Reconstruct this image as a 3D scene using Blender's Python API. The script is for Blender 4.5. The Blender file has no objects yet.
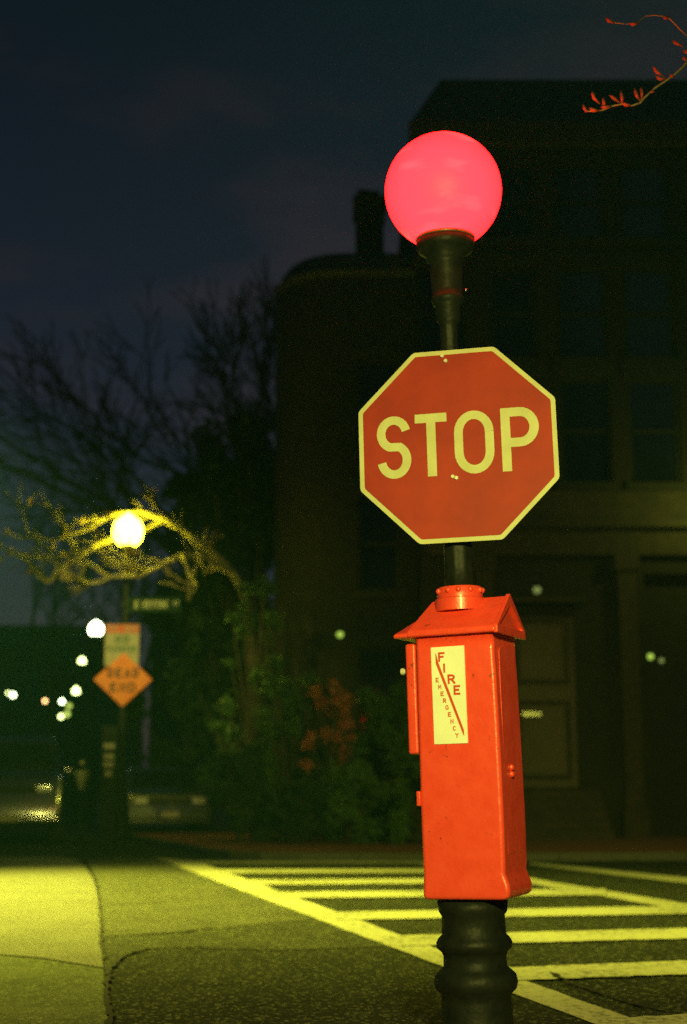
import bpy, bmesh, math, random
from mathutils import Vector, Matrix
R = math.radians
random.seed(7)
S = bpy.context.scene
HZ = .0012
C = S.collection

# ------------------------------------------------------------------ camera
F_PX = 1422.0; PITCH = R(10.87); CAM_H = 1.05
cp, sp = math.cos(PITCH), math.sin(PITCH)
cam_d = bpy.data.cameras.new('camera'); cam = bpy.data.objects.new('camera', cam_d); C.objects.link(cam)
cam.location = (0, 0, CAM_H); cam.rotation_euler = (R(90) + PITCH, 0, 0)
cam_d.sensor_fit = 'VERTICAL'; cam_d.sensor_height = 36; cam_d.lens = 36 * F_PX / 1024
cam_d.clip_end = 2000; cam_d.clip_start = 0.05
cam_d.dof.use_dof = True; cam_d.dof.focus_distance = 5.6; cam_d.dof.aperture_fstop = 1.6
S.camera = cam

def ray(x, y):
    a, b = x - 343.5, 512 - y
    return Vector((a, F_PX * cp - b * sp, F_PX * sp + b * cp))
def P(x, y, Y):
    r = ray(x, y); return Vector((0, 0, CAM_H)) + r * (Y / r.y)
def G(x, y, z=0.0):
    r = ray(x, y); return Vector((0, 0, CAM_H)) + r * ((z - CAM_H) / r.z)
def ZP(y, Y): return P(343.5, y, Y).z

# ------------------------------------------------------------------ materials
def new_mat(name):
    m = bpy.data.materials.new(name); m.use_nodes = True
    nt = m.node_tree; b = nt.nodes['Principled BSDF']; return m, nt, b
def N(nt, t, **kw):
    n = nt.nodes.new(t)
    for k, v in kw.items():
        if k in n.inputs: n.inputs[k].default_value = v
        else: setattr(n, k, v)
    return n
def noise_mat(name, c1, c2, scale=8, rough=0.6, bump=0.0, bscale=None, metal=0.0, coat=0.0, lo=0.35, hi=0.65, rough2=None, dist=0.02, spec=0.5, detail=6):
    m, nt, b = new_mat(name); L = nt.links
    tc = N(nt, 'ShaderNodeTexCoord')
    n = N(nt, 'ShaderNodeTexNoise', Scale=scale, Detail=detail, Roughness=0.6); L.new(tc.outputs['Object'], n.inputs['Vector'])
    cr = N(nt, 'ShaderNodeValToRGB'); cr.color_ramp.elements[0].position = lo; cr.color_ramp.elements[1].position = hi
    cr.color_ramp.elements[0].color = (*c1, 1); cr.color_ramp.elements[1].color = (*c2, 1)
    L.new(n.outputs['Fac'], cr.inputs['Fac']); L.new(cr.outputs['Color'], b.inputs['Base Color'])
    b.inputs['Roughness'].default_value = rough; b.inputs['Metallic'].default_value = metal
    b.inputs['Coat Weight'].default_value = coat; b.inputs['Coat Roughness'].default_value = 0.12
    b.inputs['Specular IOR Level'].default_value = spec
    if rough2 is not None:
        mr = N(nt, 'ShaderNodeMapRange'); mr.inputs['To Min'].default_value = rough; mr.inputs['To Max'].default_value = rough2
        L.new(n.outputs['Fac'], mr.inputs['Value']); L.new(mr.outputs['Result'], b.inputs['Roughness'])
    if bump:
        n2 = N(nt, 'ShaderNodeTexNoise', Scale=bscale or scale * 4, Detail=4); L.new(tc.outputs['Object'], n2.inputs['Vector'])
        bp = N(nt, 'ShaderNodeBump', Strength=bump, Distance=dist); L.new(n2.outputs['Fac'], bp.inputs['Height'])
        L.new(bp.outputs['Normal'], b.inputs['Normal'])
    return m
M = {}
M['red_paint'] = noise_mat('red_enamel', (.76, .055, .030), (.82, .072, .042), 14, .34, .30, 22, coat=.3, dist=.008)
M['black_paint'] = noise_mat('black_enamel', (.006, .008, .007), (.012, .014, .012), 20, .5, .6, 34, coat=0, dist=.006, spec=.16)
M['sign_red'] = noise_mat('red_sheeting', (.26, .020, .018), (.35, .030, .022), 4, .5, rough2=.6, spec=.15)
M['sign_pale'] = noise_mat('white_sheeting', (.44, .44, .26), (.52, .52, .32), 10, .5, spec=.2)
M['sticker'] = noise_mat('sticker_vinyl', (.78, .80, .70), (.84, .86, .76), 12, .45)
M['sticker_red'] = noise_mat('sticker_red_ink', (.55, .05, .02), (.65, .06, .02), 12, .5)
M['steel'] = noise_mat('zinc_steel', (.5, .5, .45), (.65, .65, .58), 30, .25, metal=1)
M['pale_metal'] = noise_mat('pale_shine_metal', (.5, .5, .42), (.7, .7, .6), 30, .35)  # metal shine put into a pale non-metallic base colour
M['alu'] = noise_mat('sign_back', (.3, .3, .3), (.4, .4, .4), 10, .5, metal=.8)
M['orange_sheet'] = noise_mat('orange_sheeting', (.72, .17, .03), (.85, .24, .04), 5, .5)
M['ink'] = noise_mat('black_ink', (.02, .02, .02), (.035, .03, .03), 20, .6)
M['green_sheet'] = noise_mat('green_sheeting', (.004, .020, .011), (.006, .026, .014), 8, .6, spec=.1)
M['green_ink'] = noise_mat('green_ink', (.02, .10, .05), (.03, .12, .06), 8, .6)
M['red_ink'] = noise_mat('red_ink', (.55, .06, .03), (.6, .08, .04), 8, .6)
M['pale_sheet'] = noise_mat('pale_sheeting', (.32, .29, .22), (.40, .36, .27), 8, .6)
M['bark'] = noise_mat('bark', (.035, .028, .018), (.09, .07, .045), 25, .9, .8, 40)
M['bark_lit'] = noise_mat('lit_bark', (.26, .22, .12), (.42, .36, .20), 12, .85, .8, 30)  # lighter copy of bark, lamplight on limbs and twigs put into the colour
M['bud'] = noise_mat('young_bud', (.30, .06, .04), (.45, .09, .06), 30, .6)
M['leaf'] = noise_mat('leaf_green', (.05, .10, .035), (.10, .19, .06), 3, .5)
M['leaf_dark'] = noise_mat('leaf_dark', (.012, .03, .012), (.03, .06, .02), 3, .6)
M['leaf_red'] = noise_mat('leaf_red', (.35, .09, .06), (.60, .20, .12), 5, .5)
M['leaf_tan'] = noise_mat('leaf_tan', (.25, .16, .05), (.40, .28, .09), 4, .7)
M['brown_wood'] = noise_mat('painted_wood', (.06, .035, .02), (.10, .055, .03), 6, .5, .3, 30)
M['stone'] = noise_mat('brownstone', (.042, .03, .02), (.072, .046, .03), 5, .85, .5, 30)
M['dim_stone'] = noise_mat('darkened_stone', (.022, .017, .012), (.034, .026, .019), 5, .85)  # window trim: night shade put into a darker brownstone colour
M['dark_brick'] = noise_mat('darkened_brick', (.016, .012, .010), (.028, .020, .016), 5, .9)  # unlit look put into the brick colour, against the nearby lamp
M['granite'] = noise_mat('granite_kerb', (.05, .05, .042), (.13, .13, .11), 60, .7, .4, 80, detail=3)
M['slate'] = noise_mat('slate_roof', (.03, .032, .035), (.06, .06, .065), 4, .7, .4, 20)
M['dark_glass'] = noise_mat('dark_glass', (.006, .008, .008), (.012, .014, .014), 3, .08)
M['car_black'] = noise_mat('car_paint_black', (.012, .013, .013), (.02, .02, .02), 3, .25, coat=1)
M['car_silver'] = noise_mat('car_paint_silver', (.055, .058, .055), (.07, .072, .07), 3, .35, metal=.6, coat=1)
M['rubber'] = noise_mat('rubber', (.015, .015, .015), (.03, .03, .03), 30, .8)
M['chrome'] = noise_mat('chrome', (.6, .6, .55), (.7, .7, .65), 10, .2, metal=1)
M['headlight'] = noise_mat('headlight_lens', (.4, .4, .36), (.5, .5, .45), 10, .1, coat=1)
M['bin'] = noise_mat('pale_plastic', (.42, .44, .30), (.55, .56, .38), 8, .4)
M['curtain'] = noise_mat('curtain', (.12, .10, .07), (.18, .15, .1), 6, .9)
M['crack'] = noise_mat('crack_tar', (.004, .004, .004), (.010, .010, .008), 30, .8)

# wear on the red enamel: small chips and a pitted, thickly brushed surface
nt = M['red_paint'].node_tree; L = nt.links; b = nt.nodes['Principled BSDF']
tc = N(nt, 'ShaderNodeTexCoord'); n1 = N(nt, 'ShaderNodeTexNoise', Scale=38, Detail=6, Roughness=.7); L.new(tc.outputs['Object'], n1.inputs['Vector'])
n2 = N(nt, 'ShaderNodeTexNoise', Scale=4, Detail=2); L.new(tc.outputs['Object'], n2.inputs['Vector'])
m1 = N(nt, 'ShaderNodeMath', operation='MULTIPLY_ADD'); m1.inputs[1].default_value = .35; L.new(n2.outputs['Fac'], m1.inputs[0]); L.new(n1.outputs['Fac'], m1.inputs[2])
c1 = N(nt, 'ShaderNodeValToRGB'); c1.color_ramp.elements[0].position = .835; c1.color_ramp.elements[1].position = .87; L.new(m1.outputs[0], c1.inputs['Fac'])
mx = N(nt, 'ShaderNodeMixRGB'); old = b.inputs['Base Color'].links[0].from_socket; L.new(c1.outputs['Color'], mx.inputs['Fac']); L.new(old, mx.inputs['Color1']); mx.inputs['Color2'].default_value = (.25, .04, .02, 1)
L.new(mx.outputs['Color'], b.inputs['Base Color'])
n3 = N(nt, 'ShaderNodeTexNoise', Scale=95, Detail=5, Roughness=.7); L.new(tc.outputs['Object'], n3.inputs['Vector'])
bp2 = N(nt, 'ShaderNodeBump', Strength=.35, Distance=.0025); L.new(n3.outputs['Fac'], bp2.inputs['Height']); L.new(b.inputs['Normal'].links[0].from_socket, bp2.inputs['Normal']); L.new(bp2.outputs['Normal'], b.inputs['Normal'])

def brick_mat(name, c1, c2, mortar, scale, w=.5, h=.25, rough=.85):
    m, nt, b = new_mat(name); L = nt.links
    tc = N(nt, 'ShaderNodeTexCoord'); mp = N(nt, 'ShaderNodeMapping')
    L.new(tc.outputs['Object'], mp.inputs['Vector'])
    br = N(nt, 'ShaderNodeTexBrick', Scale=scale); br.inputs['Color1'].default_value = (*c1, 1); br.inputs['Color2'].default_value = (*c2, 1)
    br.inputs['Mortar'].default_value = (*mortar, 1); br.inputs['Brick Width'].default_value = w; br.inputs['Row Height'].default_value = h
    br.inputs['Mortar Size'].default_value = .012
    L.new(mp.outputs['Vector'], br.inputs['Vector'])
    n = N(nt, 'ShaderNodeTexNoise', Scale=1.3, Detail=5); L.new(tc.outputs['Object'], n.inputs['Vector'])
    mx = N(nt, 'ShaderNodeMixRGB', blend_type='MULTIPLY', Fac=.6)
    L.new(br.outputs['Color'], mx.inputs['Color1']); L.new(n.outputs['Fac'], mx.inputs['Color2'])
    L.new(mx.outputs['Color'], b.inputs['Base Color']); b.inputs['Roughness'].default_value = rough
    bp = N(nt, 'ShaderNodeBump', Strength=.5, Distance=.01); L.new(br.outputs['Fac'], bp.inputs['Height']); bp.invert = True
    L.new(bp.outputs['Normal'], b.inputs['Normal'])
    return m, mp
M['brick_wall'], mp = brick_mat('brick_wall', (.042, .024, .018), (.030, .017, .013), (.04, .036, .03), 2.2)
mp.inputs['Rotation'].default_value = (R(90), 0, 0)
M['brick_paving'], mp = brick_mat('brick_paving', (.42, .13, .075), (.30, .09, .055), (.12, .08, .06), 2.4, rough=.7)

def asphalt_mat(name, base, base2, speck, rough=.62, patch=None):
    m, nt, b = new_mat(name); L = nt.links
    tc = N(nt, 'ShaderNodeTexCoord')
    v = N(nt, 'ShaderNodeTexVoronoi', Scale=58); L.new(tc.outputs['Object'], v.inputs['Vector'])
    n = N(nt, 'ShaderNodeTexNoise', Scale=1.6, Detail=8, Roughness=.65); L.new(tc.outputs['Object'], n.inputs['Vector'])
    n2 = N(nt, 'ShaderNodeTexNoise', Scale=140, Detail=2); L.new(tc.outputs['Object'], n2.inputs['Vector'])
    cr = N(nt, 'ShaderNodeValToRGB'); e = cr.color_ramp.elements
    e[0].position = .3; e[0].color = (*base, 1); e[1].position = .7; e[1].color = (*base2, 1); L.new(n.outputs['Fac'], cr.inputs['Fac'])
    cs = N(nt, 'ShaderNodeValToRGB'); e = cs.color_ramp.elements
    sep = N(nt, 'ShaderNodeSeparateColor'); L.new(v.outputs['Color'], sep.inputs['Color'])
    e[0].position = .80; e[0].color = (0, 0, 0, 1); e[1].position = .96; e[1].color = (1, 1, 1, 1); L.new(sep.outputs['Red'], cs.inputs['Fac'])
    mx = N(nt, 'ShaderNodeMixRGB'); mx.inputs['Color2'].default_value = (*speck, 1)
    L.new(cs.outputs['Color'], mx.inputs['Fac']); L.new(cr.outputs['Color'], mx.inputs['Color1'])
    L.new(mx.outputs['Color'], b.inputs['Base Color'])
    b.inputs['Roughness'].default_value = rough; b.inputs['Specular IOR Level'].default_value = .12
    ad = N(nt, 'ShaderNodeMath', operation='ADD'); L.new(v.outputs['Distance'], ad.inputs[0]); L.new(n2.outputs['Fac'], ad.inputs[1])
    bp = N(nt, 'ShaderNodeBump', Strength=.9, Distance=.012); L.new(ad.outputs[0], bp.inputs['Height']); L.new(bp.outputs['Normal'], b.inputs['Normal'])
    return m
M['asphalt'] = asphalt_mat('asphalt', (.016, .020, .015), (.034, .039, .028), (.17, .18, .11), .85)
M['concrete'] = asphalt_mat('concrete', (.17, .17, .13), (.24, .24, .18), (.33, .33, .26), .6)
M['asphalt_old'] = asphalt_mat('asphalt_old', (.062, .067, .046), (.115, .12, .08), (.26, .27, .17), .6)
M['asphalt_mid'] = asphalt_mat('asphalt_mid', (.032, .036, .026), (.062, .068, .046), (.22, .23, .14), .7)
M['verge'] = asphalt_mat('worn_verge', (.09, .11, .06), (.19, .21, .11), (.3, .32, .18), .75)
M['gravel'] = asphalt_mat('paving', (.05, .055, .04), (.08, .085, .06), (.15, .15, .11))

def paint_mat():
    m, nt, b = new_mat('road_paint'); L = nt.links
    tc = N(nt, 'ShaderNodeTexCoord')
    n = N(nt, 'ShaderNodeTexNoise', Scale=22, Detail=8, Roughness=.75); L.new(tc.outputs['Object'], n.inputs['Vector'])
    n1 = N(nt, 'ShaderNodeTexNoise', Scale=1.2, Detail=3); L.new(tc.outputs['Object'], n1.inputs['Vector'])
    ad = N(nt, 'ShaderNodeMath', operation='MULTIPLY_ADD'); ad.inputs[1].default_value = .35
    L.new(n1.outputs['Fac'], ad.inputs[0]); L.new(n.outputs['Fac'], ad.inputs[2])
    cr = N(nt, 'ShaderNodeValToRGB'); e = cr.color_ramp.elements
    e[0].position = .50; e[0].color = (.08, .08, .05, 1); e[1].position = .68; e[1].color = (.56, .56, .36, 1)
    L.new(ad.outputs[0], cr.inputs['Fac']); L.new(cr.outputs['Color'], b.inputs['Base Color']); b.inputs['Roughness'].default_value = .6
    bp = N(nt, 'ShaderNodeBump', Strength=.5, Distance=.006); L.new(n.outputs['Fac'], bp.inputs['Height']); L.new(bp.outputs['Normal'], b.inputs['Normal'])
    return m
M['road_paint'] = paint_mat()

def emit_mat(name, col, strength):
    m, nt, b = new_mat(name)
    b.inputs['Base Color'].default_value = (.8, .8, .8, 1)
    b.inputs['Emission Color'].default_value = (*col, 1); b.inputs['Emission Strength'].default_value = strength
    b.inputs['Roughness'].default_value = .2
    return m
LC = (1.0, .97, .09)                       # the yellow-green of the street lamps
M['lamp_glass'] = emit_mat('lamp_glass', (1, .93, .03), 36)
M['far_lamp'] = emit_mat('far_lamp', (.85, 1, .35), 8)
M['far_lamp_white'] = emit_mat('far_lamp_white', (.85, 1, .55), 14)
M['lantern'] = emit_mat('lantern_glass', (.55, .85, .10), .75)
M['lantern_dim'] = emit_mat('lantern_dim', (.42, .55, .16), .28)
# red globe: lit glass, slightly deeper towards the rim
m, nt, b = new_mat('red_globe_glass')
lw = N(nt, 'ShaderNodeLayerWeight', Blend=.35); cr = N(nt, 'ShaderNodeValToRGB')
cr.color_ramp.elements[0].position = .2; cr.color_ramp.elements[0].color = (1, .0036, .0055, 1)
cr.color_ramp.elements[1].position = .95; cr.color_ramp.elements[1].color = (.7, .0018, .0018, 1)
nt.links.new(lw.outputs['Facing'], cr.inputs['Fac'])
tcg = N(nt, 'ShaderNodeTexCoord'); mg = N(nt, 'ShaderNodeMapping'); mg.inputs['Rotation'].default_value = (.3, .5, .2); mg.inputs['Scale'].default_value = (3, 3, 9); nt.links.new(tcg.outputs['Object'], mg.inputs['Vector'])
ng = N(nt, 'ShaderNodeTexNoise', Scale=1.4, Detail=4); nt.links.new(mg.outputs['Vector'], ng.inputs['Vector'])
cg = N(nt, 'ShaderNodeValToRGB'); cg.color_ramp.elements[0].position = .55; cg.color_ramp.elements[0].color = (0, 0, 0, 1); cg.color_ramp.elements[1].position = .8; cg.color_ramp.elements[1].color = (0, .0035, .003, 1)
nt.links.new(ng.outputs['Fac'], cg.inputs['Fac']); ag = N(nt, 'ShaderNodeMixRGB', blend_type='ADD', Fac=1.0)
nt.links.new(cr.outputs['Color'], ag.inputs['Color1']); nt.links.new(cg.outputs['Color'], ag.inputs['Color2']); nt.links.new(ag.outputs['Color'], b.inputs['Emission Color'])
b.inputs['Emission Strength'].default_value = 25; b.inputs['Base Color'].default_value = (.5, .02, .02, 1); b.inputs['Roughness'].default_value = .5; b.inputs['Specular IOR Level'].default_value = .25
M['red_globe'] = m

# ------------------------------------------------------------------ mesh helpers
def finish(bm, name, mat, parent=None, smooth=False, loc=None, bevel=0, seg=2, mats=None):
    bmesh.ops.recalc_face_normals(bm, faces=bm.faces)
    me = bpy.data.meshes.new(name); bm.to_mesh(me); bm.free()
    for mm in (mats or [mat]): me.materials.append(mm)
    if smooth:
        for p in me.polygons: p.use_smooth = True
    o = bpy.data.objects.new(name, me); C.objects.link(o)
    if parent is not None: o.parent = parent
    if loc is not None: o.location = loc
    if bevel:
        md = o.modifiers.new('bevel', 'BEVEL'); md.width = bevel; md.segments = seg; md.limit_method = 'ANGLE'; md.angle_limit = R(35)
        md.harden_normals = False
        for p in me.polygons: p.use_smooth = True
        e = o.modifiers.new('wn', 'WEIGHTED_NORMAL')
    return o
def box(bm, x0, x1, y0, y1, z0, z1, mtx=None):
    vs = [bm.verts.new(v) for v in ((x0,y0,z0),(x1,y0,z0),(x1,y1,z0),(x0,y1,z0),(x0,y0,z1),(x1,y0,z1),(x1,y1,z1),(x0,y1,z1))]
    for f in ((0,3,2,1),(4,5,6,7),(0,1,5,4),(1,2,6,5),(2,3,7,6),(3,0,4,7)): bm.faces.new([vs[i] for i in f])
    if mtx is not None: bmesh.ops.transform(bm, matrix=mtx, verts=vs)
    return vs
def lathe(bm, prof, seg=32, cx=0, cy=0, flute=0, fl_r=None):
    rings = []
    for k, (r, z) in enumerate(prof):
        ring = []
        for i in range(seg):
            a = 2*math.pi*i/seg
            rr = r
            if flute and fl_r and fl_r[0] <= z <= fl_r[1]: rr = r * (1 - .07*(.5+.5*math.cos(a*flute)))
            ring.append(bm.verts.new((cx + rr*math.cos(a), cy + rr*math.sin(a), z)))
        rings.append(ring)
    for a, b_ in zip(rings, rings[1:]):
        for i in range(seg): bm.faces.new((a[i], a[(i+1) % seg], b_[(i+1) % seg], b_[i]))
    bm.faces.new(rings[0][::-1]); bm.faces.new(rings[-1])
def tube(bm, pts, rads, seg=6, cap=True):
    rings = []; n = len(pts); ref = Vector((.31, .17, .93))
    for i, p in enumerate(pts):
        d = (pts[min(i+1, n-1)] - pts[max(i-1, 0)])
        d = d.normalized() if d.length > 1e-9 else Vector((0, 0, 1))
        u = d.cross(ref)
        if u.length < .05: u = d.cross(Vector((1, 0, 0)))
        u.normalize(); v = d.cross(u)
        rings.append([bm.verts.new(p + (u*math.cos(2*math.pi*k/seg) + v*math.sin(2*math.pi*k/seg))*rads[i]) for k in range(seg)])
    for a, b_ in zip(rings, rings[1:]):
        for k in range(seg): bm.faces.new((a[k], a[(k+1) % seg], b_[(k+1) % seg], b_[k]))
    if cap: bm.faces.new(rings[0][::-1]); bm.faces.new(rings[-1])
def prism(bm, poly, h, frm):                 # poly 2-D in (a,b); frm(a,b,c) -> Vector, extruded c from 0 to h
    lo = [bm.verts.new(frm(a, b_, 0)) for a, b_ in poly]; hi = [bm.verts.new(frm(a, b_, h)) for a, b_ in poly]
    bm.faces.new(lo); bm.faces.new(hi[::-1]); n = len(poly)
    for i in range(n): bm.faces.new((lo[i], lo[(i+1) % n], hi[(i+1) % n], hi[i]))
def sphere(bm, c, r, u=24, v=16, sz=1.0):
    mt = Matrix.Translation(c) @ Matrix.Diagonal((1, 1, sz, 1))
    bmesh.ops.create_uvsphere(bm, u_segments=u, v_segments=v, radius=r, matrix=mt)
def tag(o, label, cat, group=None):
    o['label'] = label; o['category'] = cat
    if group: o['group'] = group
    return o
def thing(name, label, cat, loc=(0, 0, 0), rz=0, group=None):
    o = bpy.data.objects.new(name, None); C.objects.link(o); o.empty_display_size = .2
    o.location = loc; o.rotation_euler = (0, 0, rz); return tag(o, label, cat, group)
def struct(name, bm, mat, **kw):
    o = finish(bm, name, mat, **kw); o['kind'] = 'structure'; return o
def copy_tree(o, parent=None):
    c = o.copy(); C.objects.link(c); c.parent = parent
    for ch in list(o.children): copy_tree(ch, c)
    return c

# ------------------------------------------------------------------ stroke lettering
def arc(cx, cy, rx, ry, a0, a1, n=14):
    return [(cx + rx*math.cos(R(a0 + (a1-a0)*i/n)), cy + ry*math.sin(R(a0 + (a1-a0)*i/n))) for i in range(n+1)]
# unit box: x 0..1 centreline, y 0..1 centreline
GL = {
 'S': [arc(.5, .745, .5, .255, 12, 180, 12) + arc(.5, .745, .5, .255, 180, 250, 5)[1:] + arc(.5, .265, .5, .265, 62, 0, 5) + arc(.5, .265, .5, .265, 0, -170, 14)[1:]],
 'T': [[(0, 1), (1, 1)], [(.5, 1), (.5, 0)]],
 'O': [arc(.5, .68, .5, .32, 0, 180, 14) + arc(.5, .32, .5, .32, 180, 360, 14) + [(1, .68)]],
 'P': [[(0, 0), (0, 1)], [(0, 1), (.5, 1)] + arc(.5, .72, .5, .28, 90, -90, 14)[1:] + [(0, .44)]],
 'F': [[(1, 1), (0, 1), (0, 0)], [(0, .52), (.8, .52)]],
 'I': [[(.5, 1), (.5, 0)]],
 'R': [[(0, 0), (0, 1)], [(0, 1), (.5, 1)] + arc(.5, .74, .45, .26, 90, -90, 10)[1:] + [(0, .48)], [(.5, .48), (1, 0)]],
 'E': [[(1, 1), (0, 1), (0, 0), (1, 0)], [(0, .52), (.8, .52)]],
 'M': [[(0, 0), (0, 1), (.5, .35), (1, 1), (1, 0)]],
 'G': [arc(.5, .7, .5, .3, 20, 180, 10) + arc(.5, .3, .5, .3, 180, 360, 10) + [(1, .45), (.6, .45)]],
 'N': [[(0, 0), (0, 1), (1, 0), (1, 1)]],
 'C': [arc(.5, .7, .5, .3, 20, 180, 10) + arc(.5, .3, .5, .3, 180, 340, 10)],
 'Y': [[(0, 1), (.5, .5), (1, 1)], [(.5, .5), (.5, 0)]],
 'D': [[(0, 0), (0, 1)], [(0, 1), (.4, 1)] + arc(.4, .5, .6, .5, 90, -90, 14)[1:] + [(0, 0)]],
 'A': [[(0, 0), (.5, 1), (1, 0)], [(.2, .35), (.8, .35)]],
 'W': [[(0, 1), (.25, 0), (.5, .8), (.75, 0), (1, 1)]],
 'Z': [[(0, 1), (1, 1), (0, 0), (1, 0)]],
 'K': [[(0, 0), (0, 1)], [(0, .4), (1, 1)], [(.35, .6), (1, 0)]],
}
def ribbon(bm, pts, w, frm, c):
    V2 = [Vector(p) for p in pts]; n = len(V2); L = []; Rr = []
    for i, p in enumerate(V2):
        d0 = (p - V2[i-1]).normalized() if i else None
        d1 = (V2[i+1] - p).normalized() if i < n-1 else None
        if d0 is None: d0 = d1
        if d1 is None: d1 = d0
        nn = Vector((-(d0.y + d1.y), d0.x + d1.x)); nn = nn.normalized() if nn.length > 1e-6 else Vector((-d0.y, d0.x))
        k = max(.45, nn.dot(Vector((-d1.y, d1.x))))
        L.append(p + nn*(w/2/k)); Rr.append(p - nn*(w/2/k))
    a = [bm.verts.new(frm(q.x, q.y, c)) for q in L]; b_ = [bm.verts.new(frm(q.x, q.y, c)) for q in Rr]
    for i in range(n-1): bm.faces.new((a[i], b_[i], b_[i+1], a[i+1]))
def glyph(bm, ch, x, y, w, h, sw, frm, c):
    """x,y lower left of the letter's outer box, w,h outer size, sw stroke"""
    for k, st in enumerate(GL[ch]):
        pts = [(x + sw/2 + a*(w-sw), y + sw/2 + b_*(h-sw)) for (a, b_) in st]
        def ext(p, q, e):
            d = (Vector(p) - Vector(q)).normalized(); return tuple(Vector(p) + d*e)
        if ch not in 'SOGC':
            if not (k > 0 and ch in 'TFERKYA') or ch == 'R' and k == 1: pts[0] = ext(pts[0], pts[1], sw/2)
            if not (ch in 'PR' and k == 1 or ch == 'A' and k == 1): pts[-1] = ext(pts[-1], pts[-2], sw/2)
        ribbon(bm, pts, sw, frm, c + k*.0004)
def word(bm, s, x, y, w, h, sw, frm, c, gap=.35, narrow='I'):
    units = [(.35 if ch == 'I' else (.6 if ch == ' ' else 1.0)) for ch in s]; tot = sum(units) + gap*(len(s)-1)
    u = w / tot; cx = x
    for ch, k in zip(s, units):
        if ch != ' ': glyph(bm, ch, cx, y, u*k if ch != 'I' else max(u*k, sw*1.01), h, sw, frm, c)
        cx += u*(k+gap)

# ------------------------------------------------------------------ ground
bm = bmesh.new()
bm.faces.new([bm.verts.new(v) for v in ((-400, -60, 0), (400, -60, 0), (400, 600, 0), (-400, 600, 0))])
struct('road', bm, M['asphalt'])
def flat(name, pts, z, mat, sub=None):
    bm = bmesh.new(); bm.faces.new([bm.verts.new((p[0], p[1], z)) for p in pts]); return struct(name, bm, mat)
# pale concrete apron at the left, running away from the camera
ap = [(-900, 861), (60, 857), (78, 860), (86, 868), (93, 880), (98, 895), (100, 915), (101, 940), (103, 968), (70, 963), (40, 958), (0, 955), (-900, 955)]
flat('concrete_apron', [G(*p) for p in ap], .004, M['concrete'])
flat('worn_verge', [G(*p) for p in ((-900, 956.5), (0, 956.5), (40, 959.5), (70, 964.5), (103, 969.5), (105, 985), (104, 1000), (108, 1015), (112, 1070), (-900, 1070))], .004, M['verge'])
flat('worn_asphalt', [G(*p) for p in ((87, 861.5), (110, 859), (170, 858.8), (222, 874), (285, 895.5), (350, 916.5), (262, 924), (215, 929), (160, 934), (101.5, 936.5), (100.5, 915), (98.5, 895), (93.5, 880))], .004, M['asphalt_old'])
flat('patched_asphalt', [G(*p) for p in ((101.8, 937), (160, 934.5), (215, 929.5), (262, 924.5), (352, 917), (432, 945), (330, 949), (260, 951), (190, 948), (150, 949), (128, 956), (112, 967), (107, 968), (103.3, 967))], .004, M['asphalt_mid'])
# pavement patch the post stands in (nearest ground)
flat('pavement', [(-3, -3), (4, -3), (4, 6.05), (-3, 6.05)], .004, M['concrete'])

# far pavement with granite kerb; kerb foot as a run of ground points
kerb_px = [(108, 838), (135, 842), (160, 847), (185, 852), (205, 856), (230, 858.8), (260, 860.3), (300, 861), (360, 861.2), (450, 861.2), (560, 861), (687, 860.5), (900, 859.5)]
kp = [G(*p) for p in kerb_px]
sd = Vector((-.206, 1, 0)).normalized()
kp = [kp[0] + sd*150] + kp + [Vector((40, kp[-1].y + .3, 0))]
def offset(pl, d):
    out = []
    for i, p in enumerate(pl):
        a = pl[max(i-1, 0)]; b_ = pl[min(i+1, len(pl)-1)]; t = (b_ - a).normalized(); out.append(p + Vector((-t.y, t.x, 0))*d)
    return out
KH = .11
kin = offset(kp, .16)
bm = bmesh.new()
for i in range(len(kp)-1):
    a, b_, c_, d_ = kp[i], kp[i+1], kin[i+1], kin[i]
    seg = max(1, int((b_-a).length/1.8)) if (b_-a).length < 60 else 30
    for s in range(seg):
        t0 = s/seg; t1 = (s+1)/seg - .006/max((b_-a).length, .5)*2
        q = [a.lerp(b_, t0), a.lerp(b_, t1), d_.lerp(c_, t1), d_.lerp(c_, t0)]
        lo = [bm.verts.new((v.x, v.y, -.05)) for v in q]; hi = [bm.verts.new((v.x, v.y, KH)) for v in q]
        bm.faces.new(hi)
        for j in range(4): bm.faces.new((lo[j], lo[(j+1) % 4], hi[(j+1) % 4], hi[j]))
struct('kerb', bm, M['granite'])
bm = bmesh.new()
vs = [bm.verts.new((v.x, v.y, KH-.006)) for v in kin] + [bm.verts.new((40, 200, KH-.006)), bm.verts.new((kin[0].x, 200, KH-.006))]
f = bm.faces.new(vs); bmesh.ops.triangulate(bm, faces=[f])
struct('brick_pavement', bm, M['brick_paving'])
# left side of the far street: its own kerb
bm = bmesh.new()
a = Vector((-8.6, 27, 0)); b_ = a + sd*150
vs = [bm.verts.new(v) for v in ((a.x, a.y, .13), (b_.x, b_.y, .13), (-140, b_.y, .13), (-140, a.y, .13))]; bm.faces.new(vs)
vs = [bm.verts.new(v) for v in ((a.x, a.y, 0), (b_.x, b_.y, 0), (b_.x, b_.y, .13), (a.x, a.y, .13))]; bm.faces.new(vs)
vs = [bm.verts.new(v) for v in ((-140, a.y, 0), (a.x, a.y, 0), (a.x, a.y, .13), (-140, a.y, .13))]; bm.faces.new(vs)
struct('pavement_across', bm, M['concrete'])

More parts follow.
